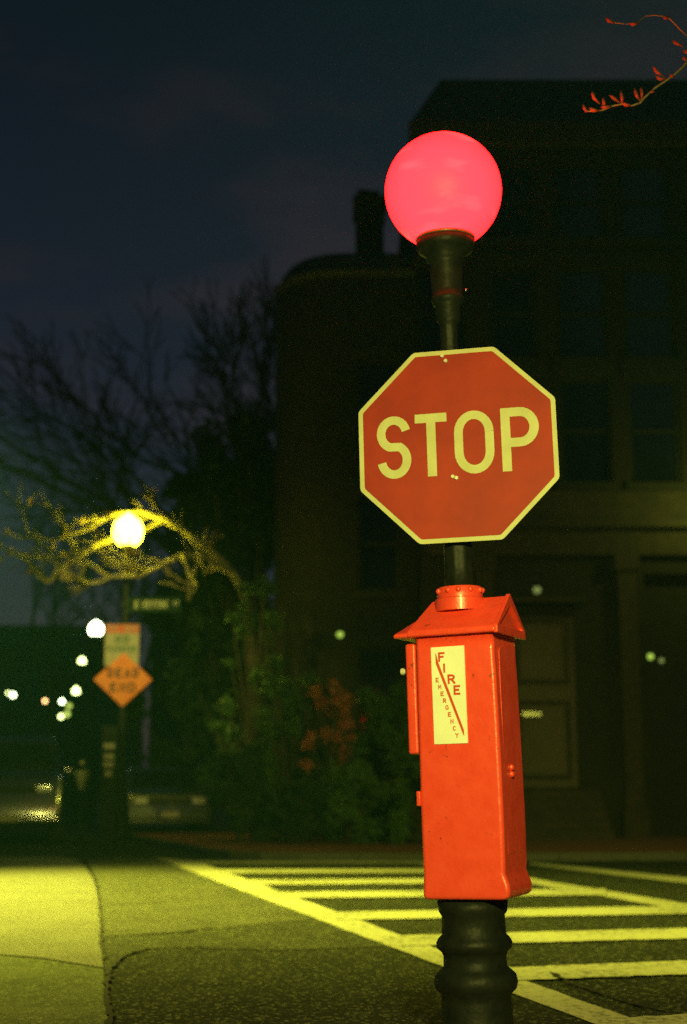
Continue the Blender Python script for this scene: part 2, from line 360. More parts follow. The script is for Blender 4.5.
# crosswalk paint: every stripe a quad on the ground
def stripes(name, quads, z=.008):
    bm = bmesh.new()
    for i, q in enumerate(quads):
        pts = [G(*p) for p in q]
        # subdivide with slightly uneven edges
        n = 60; top = []; bot = []
        for k in range(n+1):
            t = k/n; a = pts[0].lerp(pts[1], t); b_ = pts[3].lerp(pts[2], t)
            w = (a-b_)
            top.append(bm.verts.new((a + w*random.uniform(-.03, .03)).to_tuple()[:2] + (z,))); bot.append(bm.verts.new((b_ + w*random.uniform(-.03, .03)).to_tuple()[:2] + (z,)))
        for k in range(n): bm.faces.new((top[k], top[k+1], bot[k+1], bot[k]))
    return struct(name, bm, M['road_paint'])
# (the long edge lines)
stripes('crosswalk_edge_line', [[(196, 861.5), (760, 1067), (716, 1072), (156, 858.5)]])
stripes('crosswalk_edge_line', [[(400, 857.5), (760, 916.5), (760, 924.5), (400, 861.5)]])
stripes('stop_line', [[(530, 862.5), (800, 889.5), (800, 897.5), (530, 865.3)]])
rungs = [(862.8, 3.0, 204, 430, -.001), (871, 3.8, 232, 482, -.003), (881, 4.8, 262, 535, -.006), (893, 6.2, 300, 606, -.010),
         (912.5, 8.0, 362, 700, -.018), (937, 10.5, 430, 800, -.026), (972.5, 13.5, 520, 900, -.038), (1031, 19, 640, 1000, -.055)]
def zz(k): return .0065
bm_q = []
for (yc, th, x0, x1, sl) in rungs:
    for _ in range(6): y0 = yc + sl*(x0-600); x0 = 196 + (y0 - th*.5 - 861.5)/.3645 - 1.5
    y1 = yc + sl*(x1-600)
    bm_q.append([(x0, y0-th/2), (x1, y1-th/2*1.0), (x1, y1+th/2), (x0, y0+th/2)])
for q in bm_q: stripes('crosswalk_bar', [q], z=.012)
# cracks in the surface
def crack(pxs, w, z):
    bm = bmesh.new(); pts = []
    for a, b_ in zip(pxs, pxs[1:]):
        A = G(*a); B = G(*b_); n = max(3, int((B-A).length/.06))
        for k in range(n): pts.append(A.lerp(B, k/n) + Vector((random.gauss(0, .010), random.gauss(0, .012), 0)))
    pts.append(G(*pxs[-1]))
    for i in range(len(pts)-1):
        d = (pts[i+1]-pts[i]).normalized(); nn = Vector((-d.y, d.x, 0)); w0 = w*random.uniform(.4, 1.3)
        if i == 0: la, lb = bm.verts.new((*(pts[0]).xy, z)), bm.verts.new((*(pts[0]).xy, z+.00001))
        na = bm.verts.new((*(pts[i+1]+nn*w0).xy, z)); nb = bm.verts.new((*(pts[i+1]-nn*w0).xy, z))
        bm.faces.new((la, lb, nb, na)); la, lb = na, nb
    struct('road_crack', bm, M['crack'])
crack([(150, 948), (128, 955), (112, 966), (107, 980), (105, 995), (109, 1010), (112, 1040)], .016, .0165)
crack([(102, 906), (125, 905.5), (165, 903)], .016, .0165)
crack([(108, 936), (150, 935), (185, 933), (215, 928)], .018, .0165)
crack([(150, 948), (190, 947), (260, 950)], .012, .0165)
crack([(548, 974), (566, 984), (590, 992), (615, 1000), (640, 1008), (662, 1012)], .016, .0165)
crack([(86, 862), (95, 880), (99, 900), (101, 930), (104, 962)], .010, .0165)

# ------------------------------------------------------------------ the fire alarm post
D = 5.5
base = P(479.5, 1056, D); base.z = 0
top = P(443.0, 188, D)
lean = math.atan2(top.x - base.x, top.z)
post = thing('fire_alarm_post', 'tall black iron post carrying a red fire call box and a glowing red globe', 'fire alarm post', base)
post.rotation_euler = (0, lean, 0)
bpy.context.view_layer.update()
zc = lambda y: ZP(y, D) / math.cos(lean)
# pedestal
b0 = zc(903)
bm = bmesh.new()
prof = [(.20, 0), (.20, .05), (.175, .07), (.165, zc(1020)), (.128, zc(1012)), (.122, zc(992)), (.128, zc(988)), (.150, zc(984)), (.156, zc(979)), (.150, zc(974)), (.135, zc(970)),
        (.118, zc(966)), (.117, zc(955)), (.124, zc(951)), (.140, zc(947)), (.142, zc(942)), (.134, zc(938)), (.120, zc(934)), (.118, zc(915)), (.128, zc(911)), (.132, b0+.012)]
prof = [(.20, 0), (.20, .03), (.16, .05), (.134, zc(1030)), (.130, zc(1000)), (.128, zc(994)), (.150, zc(988)), (.156, zc(981)), (.150, zc(974)), (.135, zc(970)),
        (.118, zc(966)), (.117, zc(955)), (.124, zc(951)), (.140, zc(947)), (.142, zc(942)), (.134, zc(938)), (.120, zc(934)), (.118, zc(915)), (.128, zc(911)), (.132, b0+.012)]
lathe(bm, prof, 48)
finish(bm, 'pedestal', M['black_paint'], post, smooth=True)
# call box
YAW = R(-24)
bx = bpy.data.objects.new('call_box_mount', None)
bpy.data.objects.remove(bx)
def rot(v): return Matrix.Rotation(YAW, 4, 'Z') @ Vector(v)
HX, HY = .161, .146
off = Vector((.018, 0, 0))
zb, ze, zr = ZP(901, 5.31), ZP(634, 5.31), ZP(598, 5.48)
def place(o, par=None):
    o.rotation_euler = (0, 0, YAW); o.location = off; return o
# body: rings of a rounded rectangle, with a flared lip round the foot
def rrect(hx, hy, r, n=4, cx=0.0):
    pts = []
    for (sx, sy, a0) in ((1, 1, 0), (-1, 1, 90), (-1, -1, 180), (1, -1, 270)):
        for k in range(n+1):
            a = R(a0 + 90*k/n); pts.append((cx + sx*(hx-r) + r*math.cos(a), sy*(hy-r) + r*math.sin(a)))
    return pts
bm = bmesh.new(); rings = []
hb = ze - zb
lv = [(0, -.012, 0), (.004, -.003, .004), (.014, .001, .010), (.035, .001, .012), (.055, 0, .010), (.075, -.001, .003), (.095, -.002, -.003), (.12, -.001, -.001), (.30, 0, 0), (.55, -.001, 0), (.80, -.002, -.002), (hb-.07, -.003, -.004), (hb-.055, -.003, -.004), (hb+.02, -.003, -.004)]
for (h, e, xr) in lv:
    ring = []
    for (x, y) in rrect(HX+e, HY+e, .016):
        if x > 0: x += xr
        ring.append(bm.verts.new((x, y, zb+h)))
    rings.append(ring)
for a, b_ in zip(rings, rings[1:]):
    n = len(a)
    for i in range(n): bm.faces.new((a[i], a[(i+1) % n], b_[(i+1) % n], b_[i]))
bm.faces.new(rings[0][::-1]); bm.faces.new(rings[-1])
body = place(finish(bm, 'call_box', M['red_paint'], post, smooth=True))
md = body.modifiers.new('wn', 'WEIGHTED_NORMAL')
# roof: gabled, overhanging; steps down to a lower raked gable at the front (left)
bm = bmesh.new()
EY = .176; xr = .172; xl = -.160; xt = -.236
z_low = ZP(614.5, 5.48)
t = .022
def rv(*c): return bm.verts.new(c)
# section at back end, at front of main, then the lower porch
e0 = ze + .004
A_ = [rv(xr, -EY, e0), rv(xr, -EY, e0+t), rv(xr, 0, zr), rv(xr, EY, e0+t), rv(xr, EY, e0)]
B_ = [rv(xl-.02, -EY, e0), rv(xl-.02, -EY, e0+t), rv(xl+.025, 0, zr), rv(xl-.02, EY, e0+t), rv(xl-.02, EY, e0)]
for i in range(5): bm.faces.new((A_[i], A_[(i+1) % 5], B_[(i+1) % 5], B_[i]))
bm.faces.new(A_[::-1]); bm.faces.new(B_)
C_ = [rv(xl+.03, -EY+.003, e0-.001), rv(xl+.03, -EY+.003, e0+t-.002), rv(xl+.03, 0, z_low+.002), rv(xl+.03, EY-.003, e0+t-.002), rv(xl+.03, EY-.003, e0-.001)]
D_ = [rv(xt, -EY+.003, e0-.001), rv(xt-.002, -EY+.003, e0+.012), rv(xt+.045, 0, z_low), rv(xt-.002, EY-.003, e0+.012), rv(xt, EY-.003, e0-.001)]
for i in range(5): bm.faces.new((C_[i], C_[(i+1) % 5], D_[(i+1) % 5], D_[i]))
bm.faces.new(C_[::-1]); bm.faces.new(D_)
roof = place(finish(bm, 'roof', M['red_paint'], body, bevel=.007, seg=3)); roof.rotation_euler = (0, 0, 0); roof.location = (0, 0, 0)
# raised gable moulding on the right end
bm = bmesh.new()
def gf(a, b_, c): return Vector((xr-.004+c, a, b_))
hgt = zr - e0
outer = [(-EY-.004, e0-.004), (EY+.004, e0-.004), (EY+.004, e0+t+.003), (0, zr+.006), (-EY-.004, e0+t+.003)]
inner = [(-EY+.034, e0+.028), (EY-.034, e0+.028), (EY-.036, e0+.034), (0, zr-.036), (-EY+.036, e0+.034)]
for c0, c1 in ((0, .017),):
    o0 = [bm.verts.new(gf(a, b_, c0)) for a, b_ in outer]; o1 = [bm.verts.new(gf(a, b_, c1)) for a, b_ in outer]
    i0 = [bm.verts.new(gf(a, b_, c0)) for a, b_ in inner]; i1 = [bm.verts.new(gf(a, b_, c1)) for a, b_ in inner]
    for i in range(5):
        j = (i+1) % 5
        bm.faces.new((o0[i], o0[j], o1[j], o1[i])); bm.faces.new((i0[i], i0[j], i1[j], i1[i])); bm.faces.new((o1[i], o1[j], i1[j], i1[i])); bm.faces.new((o0[i], o0[j], i0[j], i0[i]))
finish(bm, 'gable_moulding', M['red_paint'], body, bevel=.005, seg=3)
# arched raised panel on right face
bm = bmesh.new()
zt = ze - .035; pan = [(-.095, zb+.16), (.095, zb+.16), (.095, zt-.03)] + [(.095*math.cos(R(a)), zt-.03+.03*math.sin(R(a))) for a in range(10, 180, 10)] + [(-.095, zt-.03)]
prism(bm, pan, .004, lambda a, b_, c: Vector((HX-.0045+c, a, b_)))
finish(bm, 'side_panel', M['red_paint'], body, bevel=.003, seg=2)
# bolt heads on the body
for (yy, zz_) in ((-.02, ZP(768, 5.3)), (-.02, ZP(775, 5.3))):
    bm = bmesh.new(); sphere(bm, (HX+.002, yy, zz_), .012, 12, 8); finish(bm, 'bolt', M['red_paint'], body, smooth=True)
for z_ in (ZP(795, 5.5),):
    bm = bmesh.new(); box(bm, -HX-.012, -HX+.004, -HY-.004, -HY+.03, z_-.035, z_+.02); finish(bm, 'hinge', M['red_paint'], body, bevel=.004)
# front door (seen edge on, at the left) with a metal handle
bm = bmesh.new(); zd0, zd1 = ZP(753, 5.5), ZP(643, 5.5)
box(bm, -HX-.050, -HX-.008, -.118, .118, zd0, zd1)
door = finish(bm, 'door', M['red_paint'], body, bevel=.010, seg=3)
bm = bmesh.new()
box(bm, -HX-.010, -HX+.004, -.095, .095, zd0+.03, zd1-.03)
finish(bm, 'door_gasket', M['black_paint'], body)
bm = bmesh.new(); zk = ZP(669, 5.5)
mt = Matrix.Translation((-HX-.067, -.055, zk)) @ Matrix.Rotation(R(90), 4, 'Y')
bmesh.ops.create_cone(bm, cap_ends=True, segments=20, radius1=.010, radius2=.010, depth=.042, matrix=mt)
mt = Matrix.Translation((-HX-.086, -.055, zk)) @ Matrix.Rotation(R(90), 4, 'Y')
bmesh.ops.create_cone(bm, cap_ends=True, segments=20, radius1=.013, radius2=.013, depth=.010, matrix=mt)
finish(bm, 'handle', M['pale_metal'], door, smooth=False)
# sticker
zs1, zs0 = ZP(645.5, 5.36), ZP(743, 5.36); sx0, sx1 = -.093, .040
bm = bmesh.new(); box(bm, sx0, sx1, -HY-.0025, -HY+.003, zs0, zs1)
st = finish(bm, 'sticker', M['sticker'], body)
sw_, sh_ = sx1-sx0, zs1-zs0
bm = bmesh.new()
def sf(a, b_, c): return Vector((sx0 + a*sw_, -HY-.0035-c, zs0 + b_*sh_))
# slanting bar with pointed ends; fractions measured on the sticker
def fx(x): return (x-120)/(400-120)
def fy(y): return 1-(y-135)/(965-135)
for q in [[(.135, .94), (.16, .925), (.215, .84), (.90, .135), (.905, .075), (.87, .09), (.135, .83)]]:
    bm.faces.new([bm.verts.new(sf(a, b_, 0)) for a, b_ in q])
for ch, (x, y, w, h) in zip('FIRE', [(.215, .845, .20, .10), (.36, .73, .045, .095), (.475, .61, .23, .10), (.64, .495, .20, .10)]):
    def ff(a, b_, c): return sf(a, b_*1.0, c)
    # stroke in sticker units, letters drawn in metres for even strokes
    glyph(bm, ch, sx0 + x*sw_, zs0 + y*sh_, w*sw_ if ch != 'I' else .0065, h*sh_, .0078, lambda a, b_, c: Vector((a, -HY-.0035-c, b_)), .0002)
for k, ch in enumerate('EMERGENCY'):
    x = .115 + k*.0655 + .0; y = .635 - k*.0720
    glyph(bm, ch, sx0 + x*sw_, zs0 + y*sh_, .013, .0170, .0036, lambda a, b_, c: Vector((a, -HY-.0035-c, b_)), .0002)
finish(bm, 'lettering', M['sticker_red'], st)
# collar on the roof
bm = bmesh.new(); cz0 = zr - .05; cz1 = ZP(586, 5.45)
lathe(bm, [(.098, cz0), (.098, zr-.004), (.090, zr+.001), (.089, cz1-.008), (.084, cz1)], 40)
col = finish(bm, 'collar', M['red_paint'], post, smooth=True)
col.modifiers.new('e', 'EDGE_SPLIT').split_angle = R(40)
for a in (200, 235, 262, 292, 325, 340):
    bm = bmesh.new(); sphere(bm, (.090*math.cos(R(a)), .090*math.sin(R(a)), cz1-.016), .011, 10, 8); finish(bm, 'set_screw', M['red_paint'], col, smooth=True)
# pole, capital
bm = bmesh.new()
lathe(bm, [(.060, zr-.03), (.058, zc(560)), (.054, zc(500)), (.042, zc(400)), (.036, zc(350)), (.036, zc(324)), (.048, zc(321)), (.050, zc(307)), (.060, zc(304)), (.066, zc(301)), (.066, zc(298)),
           (.060, zc(297)), (.062, zc(290)), (.068, zc(266)), (.072, zc(262)), (.080, zc(260)), (.080, zc(256)), (.108, zc(252)), (.118, zc(248)), (.118, zc(241.5)), (.110, zc(240))], 64, flute=8, fl_r=(zc(600), zc(325)))
pole = finish(bm, 'pole', M['black_paint'], post, smooth=True)
bm = bmesh.new(); lathe(bm, [(.116, zc(242)), (.1215, zc(241)), (.1215, zc(239)), (.112, zc(237.8))], 48)
finish(bm, 'globe_ring', noise_mat('red_lit_ring', (.16, .06, .04), (.25, .09, .06), 20, .35), pole, smooth=True)  # the globe's red glow is put into the ring colour
for a in (268, 330, 30, 150, 210):
    bm = bmesh.new(); sphere(bm, (.114*math.cos(R(a)), .114*math.sin(R(a)), zc(238)), .007, 10, 8); finish(bm, 'set_screw', M['steel'], pole, smooth=True)
bm = bmesh.new(); sphere(bm, (.074, -.02, zc(292)), .006, 10, 8); finish(bm, 'set_screw', M['steel'], pole, smooth=True)
bm = bmesh.new(); gz = P(443, 191.5, D).z / math.cos(lean); sphere(bm, (0, 0, gz), .240, 64, 40)
finish(bm, 'lamp_globe', M['red_globe'], post, smooth=True)

# ------------------------------------------------------------------ STOP sign
sc_ = P(457.2, 444.6, D-.09)
ss = thing('stop_sign', 'red octagonal STOP sign with pale border bolted to the post under the red globe', 'stop sign', sc_)
ss.rotation_euler = (Matrix.Rotation(lean*1.05, 4, 'Y') @ Matrix.Rotation(R(-10.7), 4, 'Z') @ Matrix.Rotation(R(-1.5), 4, 'X')).to_euler()
ap_ = .385*1.008; cr_ = ap_/math.cos(R(22.5))
def octo(r): return [(r*math.cos(R(22.5+45*k)), r*math.sin(R(22.5+45*k))) for k in range(8)]
def sgn(y0): return lambda a, b_, c: Vector((a, y0-c, b_))
def rocto(r, rr=.012):
    out = []; o = octo(r)
    for i in range(8):
        p = Vector(o[i]); a = (Vector(o[i-1])-p).normalized(); b_ = (Vector(o[(i+1) % 8])-p).normalized()
        for k in range(5):
            t = k/4; q = (p + a*rr*(1-t)**2 + b_*rr*t**2); out.append((q.x, q.y))
    return out
bm = bmesh.new(); prism(bm, rocto(cr_), .003, sgn(0)); finish(bm, 'panel', M['sign_pale'], ss)
bm = bmesh.new(); prism(bm, rocto(cr_-.0195, .008), .0012, sgn(-.0031)); finish(bm, 'red_face', M['sign_red'], ss)
bm = bmesh.new(); tw = .636; x0 = -.316; y0 = -.122; LH = .254; lw_ = .034
for ch, a, b_ in (('S', 0, .211), ('T', .240, .438), ('O', .481, .724), ('P', .769, 1.0)):
    glyph(bm, ch, x0 + a*tw, y0, (b_-a)*tw, LH, lw_ + (.002 if ch in 'TP' else 0), lambda u, v, c: Vector((u, -.0052-c, v)), 0)
finish(bm, 'lettering', M['sign_pale'], ss)
bm = bmesh.new(); prism(bm, rocto(cr_-.001), .0012, sgn(.0025)); finish(bm, 'sign_back', M['alu'], ss)
for (px, py) in ((450.5, 353), (453.5, 358.5), (452, 478.5), (455.5, 480)):
    u = (px-458.5)/254; v = -(py-445.5)/254
    a_ = u*math.cos(lean) ; 
    bm = bmesh.new(); mt = Matrix.Translation((u - v*.035, -.010, v)) @ Matrix.Rotation(R(90), 4, 'X')
    bmesh.ops.create_cone(bm, cap_ends=True, segments=6, radius1=.0085, radius2=.0075, depth=.012, matrix=mt); finish(bm, 'bolt', M['pale_metal'], ss)
for v in (.30, -.15):
    bm = bmesh.new(); box(bm, -.03, .03, .0042, .05, v-.02, v+.02); finish(bm, 'bracket', M['steel'], ss)

# ------------------------------------------------------------------ street lamp at the left and far ones
def street_lamp(label, loc, H, r, glass, group='street lamps', detail=True):
    t = thing('street_lamp', label, 'street lamp', loc, 0, group)
    bm = bmesh.new()
    lathe(bm, [(.22, 0), (.22, .12), (.17, .2), (.15, .5), (.17, .55), (.15, .62), (.12, .9), (.13, .95), (.10, 1.05), (.085, 1.4), (.062, H-r-.5), (.09, H-r-.46), (.07, H-r-.38), (.06, H-r-.25), (.12, H-r-.1), (.13, H-r+.03)], 24)
    finish(bm, 'post', M['black_paint'], t, smooth=True)
    bm = bmesh.new(); lathe(bm, [(r*.55, H-r*.95), (r*.9, H-r*.55), (r, H-.05*r), (r*.97, H+.25*r), (r*.8, H+.62*r), (r*.5, H+.9*r), (r*.25, H+1.08*r), (r*.06, H+1.25*r)], 24)
    finish(bm, 'lamp_globe', glass, t, smooth=True)
    if detail:
        bm = bmesh.new(); lathe(bm, [(.02, H+1.24*r), (.035, H+1.3*r), (.01, H+1.45*r)], 10); finish(bm, 'finial', M['black_paint'], t, smooth=True)
    return t
LAY = 25.0
la = P(123, 785, LAY); la.z = KH-.006
glb = P(128, 531, LAY)
la.x = glb.x
street_lamp('nearest street lamp with a bright white-yellow globe above the dead end sign', la, glb.z-la.z, .27, M['lamp_glass'])
for (px, py, Y, lab, g) in ((96, 629, 41, 'white street lamp just left of the red and green parking sign', 'far_lamp_white'), (82, 661, 52, 'small far street lamp left of the dead end sign, second down its row', 'far_lamp'),
                       (76, 691, 68, 'smallest far street lamp, lowest of its row left of the dead end sign', 'far_lamp')):
    q = P(px, py, Y); street_lamp(lab, (q.x, q.y, KH-.006), q.z-KH, {41: .20, 52: .12, 68: .16}[Y], M[g], detail=False)

# sign cluster on the lamp post
SY = LAY-.35
pc = P(124, 660, SY)
sgp = thing('sign_post', 'thin dark steel sign post in front of the nearest street lamp', 'sign post', (pc.x, SY+.06, KH-.006))
bm = bmesh.new(); box(bm, -.03, .03, -.02, .02, 0, P(124, 590, SY).z); finish(bm, 'post', M['black_paint'], sgp)
def pt(o): return o
# diamond
q = P(123, 679.5, SY-.03)
dm = thing('dead_end_sign', 'orange diamond DEAD END sign on the post below the street lamp', 'road sign', q, R(4))
hd = P(152, 680, SY).x - P(123, 680, SY).x
bm = bmesh.new(); prism(bm, [(0, -hd*.93), (hd, 0), (0, hd*.93), (-hd, 0)], .003, sgn(0)); finish(bm, 'panel', M['orange_sheet'], dm)
bm = bmesh.new(); word(bm, 'DEAD', -.27, .03, .54, .17, .034, lambda a, b_, c: Vector((a, -.0045-c, b_)), 0); word(bm, 'END', -.22, -.22, .44, .17, .034, lambda a, b_, c: Vector((a, -.0045-c, b_)), 0)
finish(bm, 'lettering', M['ink'], dm)
# parking sign
q = P(122, 645, SY-.005)
pk = thing('parking_sign', 'pale rectangular parking sign with red header behind the top of the orange diamond', 'parking sign', q)
hw = P(139, 645, SY).x - P(122, 645, SY).x; hh = .36
bm = bmesh.new(); box(bm, -hw, hw, -.002, .002, -hh, hh); finish(bm, 'panel', M['pale_sheet'], pk)
bm = bmesh.new(); box(bm, -hw+.008, hw-.008, -.0045, -.0025, hh-.15, hh-.01); finish(bm, 'header', M['red_ink'], pk)
bm = bmesh.new(); word(bm, 'TOW', -hw+.04, hh-.12, .18, .085, .016, lambda a, b_, c: Vector((a, -.0055-c, b_)), 0); finish(bm, 'header_lettering', M['pale_sheet'], pk)
bm = bmesh.new(); word(bm, 'ZONE', hw-.27, hh-.12, .23, .085, .016, lambda a, b_, c: Vector((a, -.0055-c, b_)), 0); finish(bm, 'header_lettering', M['pale_sheet'], pk)
bm = bmesh.new(); word(bm, 'NO', -.12, .03, .24, .14, .032, lambda a, b_, c: Vector((a, -.0045-c, b_)), 0); finish(bm, 'lettering', M['green_ink'], pk); bm = bmesh.new(); word(bm, 'PARKING', -hw+.05, -.12, 2*hw-.1, .11, .022, lambda a, b_, c: Vector((a, -.0045-c, b_)), 0); finish(bm, 'lettering', M['green_ink'], pk)
# street name blade
q = P(157, 604.5, SY-.02)
bl = thing('street_name_sign', 'dark green street name blade on the right of the lamp post', 'street sign', q, R(-2))
bw = P(181, 604, SY).x - P(157, 604, SY).x
bm = bmesh.new(); box(bm, -bw-.1, bw, -.008, .008, -.13, .13); finish(bm, 'blade', M['green_sheet'], bl)
bm = bmesh.new(); word(bm, 'E', -bw+.03, -.065, .07, .13, .024, lambda a, b_, c: Vector((a, -.0095-c, b_)), 0); word(bm, 'NEWTON', -bw+.17, -.065, .43, .13, .024, lambda a, b_, c: Vector((a, -.0095-c, b_)), 0)
word(bm, 'ST', bw-.13, -.02, .09, .08, .014, lambda a, b_, c: Vector((a, -.0095-c, b_)), 0)
finish(bm, 'lettering', M['sign_pale'], bl)
bm = bmesh.new(); box(bm, -bw-.2, -bw-.09, -.02, .02, -.03, .03); finish(bm, 'bracket', M['black_paint'], bl)

# small post with four pale plates; litter bin
q = P(109, 790, 24.6)
mp_ = thing('notice_post', 'dark box post with four small pale plates stacked below the dead end sign', 'notice post', (q.x, 24.6, KH-.006))
bm = bmesh.new(); box(bm, -.14, .14, -.08, .08, 0, P(109, 732, 24.6).z); finish(bm, 'post', M['black_paint'], mp_, bevel=.01)
for (yy, w) in ((745.5, .10), (756, .09), (764, .09), (773, .06)):
    z_ = P(109, yy, 24.5).z - KH; bm = bmesh.new(); box(bm, -w, w*.9, -.095, -.081, z_-.05, z_+.045); finish(bm, 'plate', M['pale_sheet'], mp_)
q = P(80, 830, 25.5)
bn = thing('litter_bin', 'small pale tapered litter bin standing left of the notice post by the road', 'litter bin', (q.x, 25.5, 0))
zt_ = P(80, 772, 25.5).z
bm = bmesh.new(); lathe(bm, [(.05, P(80, 790, 25.5).z), (.15, zt_), (.16, zt_+.02), (.13, zt_+.02)], 16); finish(bm, 'bucket', M['bin'], bn, smooth=True)
bm = bmesh.new(); lathe(bm, [(.13, 0), (.12, .04), (.03, .06), (.03, P(80, 789, 25.5).z)], 12); finish(bm, 'stand', M['black_paint'], bn, smooth=True)
bm = bmesh.new(); sphere(bm, (0, 0, P(80, 763, 25.5).z), .05, 12, 8); finish(bm, 'knob', M['bin'], bn, smooth=True)

# ------------------------------------------------------------------ cars
def car(label, loc, rz, paint, W=1.85, H=1.5, Lc=4.5, hood=.95, kind='sedan'):
    t = thing('parked_car', label, 'car', loc, rz, 'parked cars')
    # profile in (y along length, z); front at y=0 (towards -y)
    if kind == 'suv': pr = [(0, .35), (0, .75), (.10, hood-.02), (1.0, hood+.12), (1.55, H-.12), (1.85, H), (Lc-.7, H), (Lc-.15, hood+.15), (Lc, hood-.1), (Lc, .35)]; gw = (3, 7)
    else: pr = [(0, .3), (0, .62), (.12, hood-.10), (1.15, hood), (1.85, H-.06), (2.15, H), (3.1, H), (3.85, hood+.08), (Lc-.1, hood), (Lc, .7), (Lc, .3)]; gw = (3, 7)
    bm = bmesh.new(); rows = []
    for s in (-1, -.86, .86, 1):
        row = []
        for (y, z) in pr:
            inset = .17*max(0, (z-hood-.05)/(H-hood)) if z > hood+.05 else 0
            zz_ = z if abs(s) < .9 else z-.04*(z > .5)
            row.append(bm.verts.new((s*(W/2-inset), y + (.05 if abs(s) == 1 and y == 0 else 0), zz_)))
        rows.append(row)
    n = len(pr)
    for a, b_ in zip(rows, rows[1:]):
        for i in range(n): bm.faces.new((a[i], a[(i+1) % n], b_[(i+1) % n], b_[i]))
    bm.faces.new(rows[0]); bm.faces.new(rows[-1][::-1])
    body = finish(bm, 'body', paint, t, bevel=.03, seg=3)
    # windscreen
    i = 3; (y0, z0), (y1, z1) = pr[i], pr[i+1]
    bm = bmesh.new(); a = .82*(W/2); b2 = .70*(W/2)
    q0 = Vector((0, y0, z0)).lerp(Vector((0, y1, z1)), .10); q1 = Vector((0, y0, z0)).lerp(Vector((0, y1, z1)), .95)
    nn = Vector((0, -(z1-z0), (y1-y0))).normalized()*.006
    lo = []; 
    for dx, q in ((-a, q0), (a, q0), (b2, q1), (-b2, q1)): lo.append(Vector((dx, q.y, q.z)))
    f0 = [bm.verts.new(v + nn) for v in lo]; f1 = [bm.verts.new(v - nn) for v in lo]; bm.faces.new(f0); bm.faces.new(f1[::-1])
    for k in range(4): bm.faces.new((f0[k], f0[(k+1) % 4], f1[(k+1) % 4], f1[k]))
    finish(bm, 'windscreen', M['dark_glass'], t)
    for s in (-1, 1):
        bm = bmesh.new()
        xs = s*(W/2-.045); 
        vs = [(s*(W/2-.035), y0+.45, hood+.06), (s*(W/2-.035), Lc-.95, hood+.06), (s*(W/2-.15), Lc-1.35, H-.1), (s*(W/2-.15), y1+.15, H-.1)]
        f0 = [bm.verts.new(Vector(v)+Vector((s*.012, 0, 0))) for v in vs]; f1 = [bm.verts.new(Vector(v)-Vector((s*.03, 0, 0))) for v in vs]
        bm.faces.new(f0); bm.faces.new(f1[::-1])
        for k in range(4): bm.faces.new((f0[k], f0[(k+1) % 4], f1[(k+1) % 4], f1[k]))
        finish(bm, 'side_window', M['dark_glass'], t)
        bm = bmesh.new(); box(bm, s*W*.30-.17, s*W*.30+.17, -.012, .05, hood-.30, hood-.17); finish(bm, 'headlight', M['headlight'], t, bevel=.01)
        bm = bmesh.new(); box(bm, min(s*W*.5, s*(W*.5+.16)), max(s*W*.5, s*(W*.5+.16)), y0+.35, y0+.5, hood+.05, hood+.17); finish(bm, 'wing_mirror', paint, t, bevel=.02)
        for yy in (.85, Lc-.95):
            bm = bmesh.new(); mt = Matrix.Translation((s*(W/2-.10), yy, .33)) @ Matrix.Rotation(R(90), 4, 'Y')
            bmesh.ops.create_cone(bm, cap_ends=True, segments=28, radius1=.33, radius2=.33, depth=.23, matrix=mt)
            wh = finish(bm, 'wheel', M['rubber'], t, bevel=.02)
            bm = bmesh.new(); mt = Matrix.Translation((s*(W/2+.018), yy, .33)) @ Matrix.Rotation(R(90), 4, 'Y')
            bmesh.ops.create_cone(bm, cap_ends=True, segments=20, radius1=.2, radius2=.17, depth=.012, matrix=mt); finish(bm, 'rim', M['chrome'], wh)
    bm = bmesh.new(); box(bm, -W*.25, W*.25, -.015, .03, hood-.30, hood-.18)
    finish(bm, 'grille', M['rubber'], t)
    bm = bmesh.new(); box(bm, -W*.47, W*.47, -.07, .05, .38, .52); bp_ = finish(bm, 'bumper', paint, t, bevel=.03)
    bm = bmesh.new(); box(bm, -.16, .16, -.088, -.072, .42, .53); finish(bm, 'number_plate', M['pale_sheet'], bp_)
    return t
srz = math.atan2(.206, 1)
q = P(20, 800, 26.5)
car('dark tall parked car with reflections across its windscreen at the left edge', (q.x, 25.6, 0), srz, M['car_black'], 1.9, 1.95, 4.7, 1.22, 'suv')
q = P(176, 800, 30)
car('pale low parked car partly hidden behind the street lamp post', (q.x, 29.0, 0), srz, M['car_silver'], 1.8, 1.42, 4.4, .98)
q = P(60, 790, 52)
car('small dark car parked far down the street', (P(35, 790, 50).x, 50, 0), srz, M['car_black'], 1.8, 1.45, 4.4, .95)

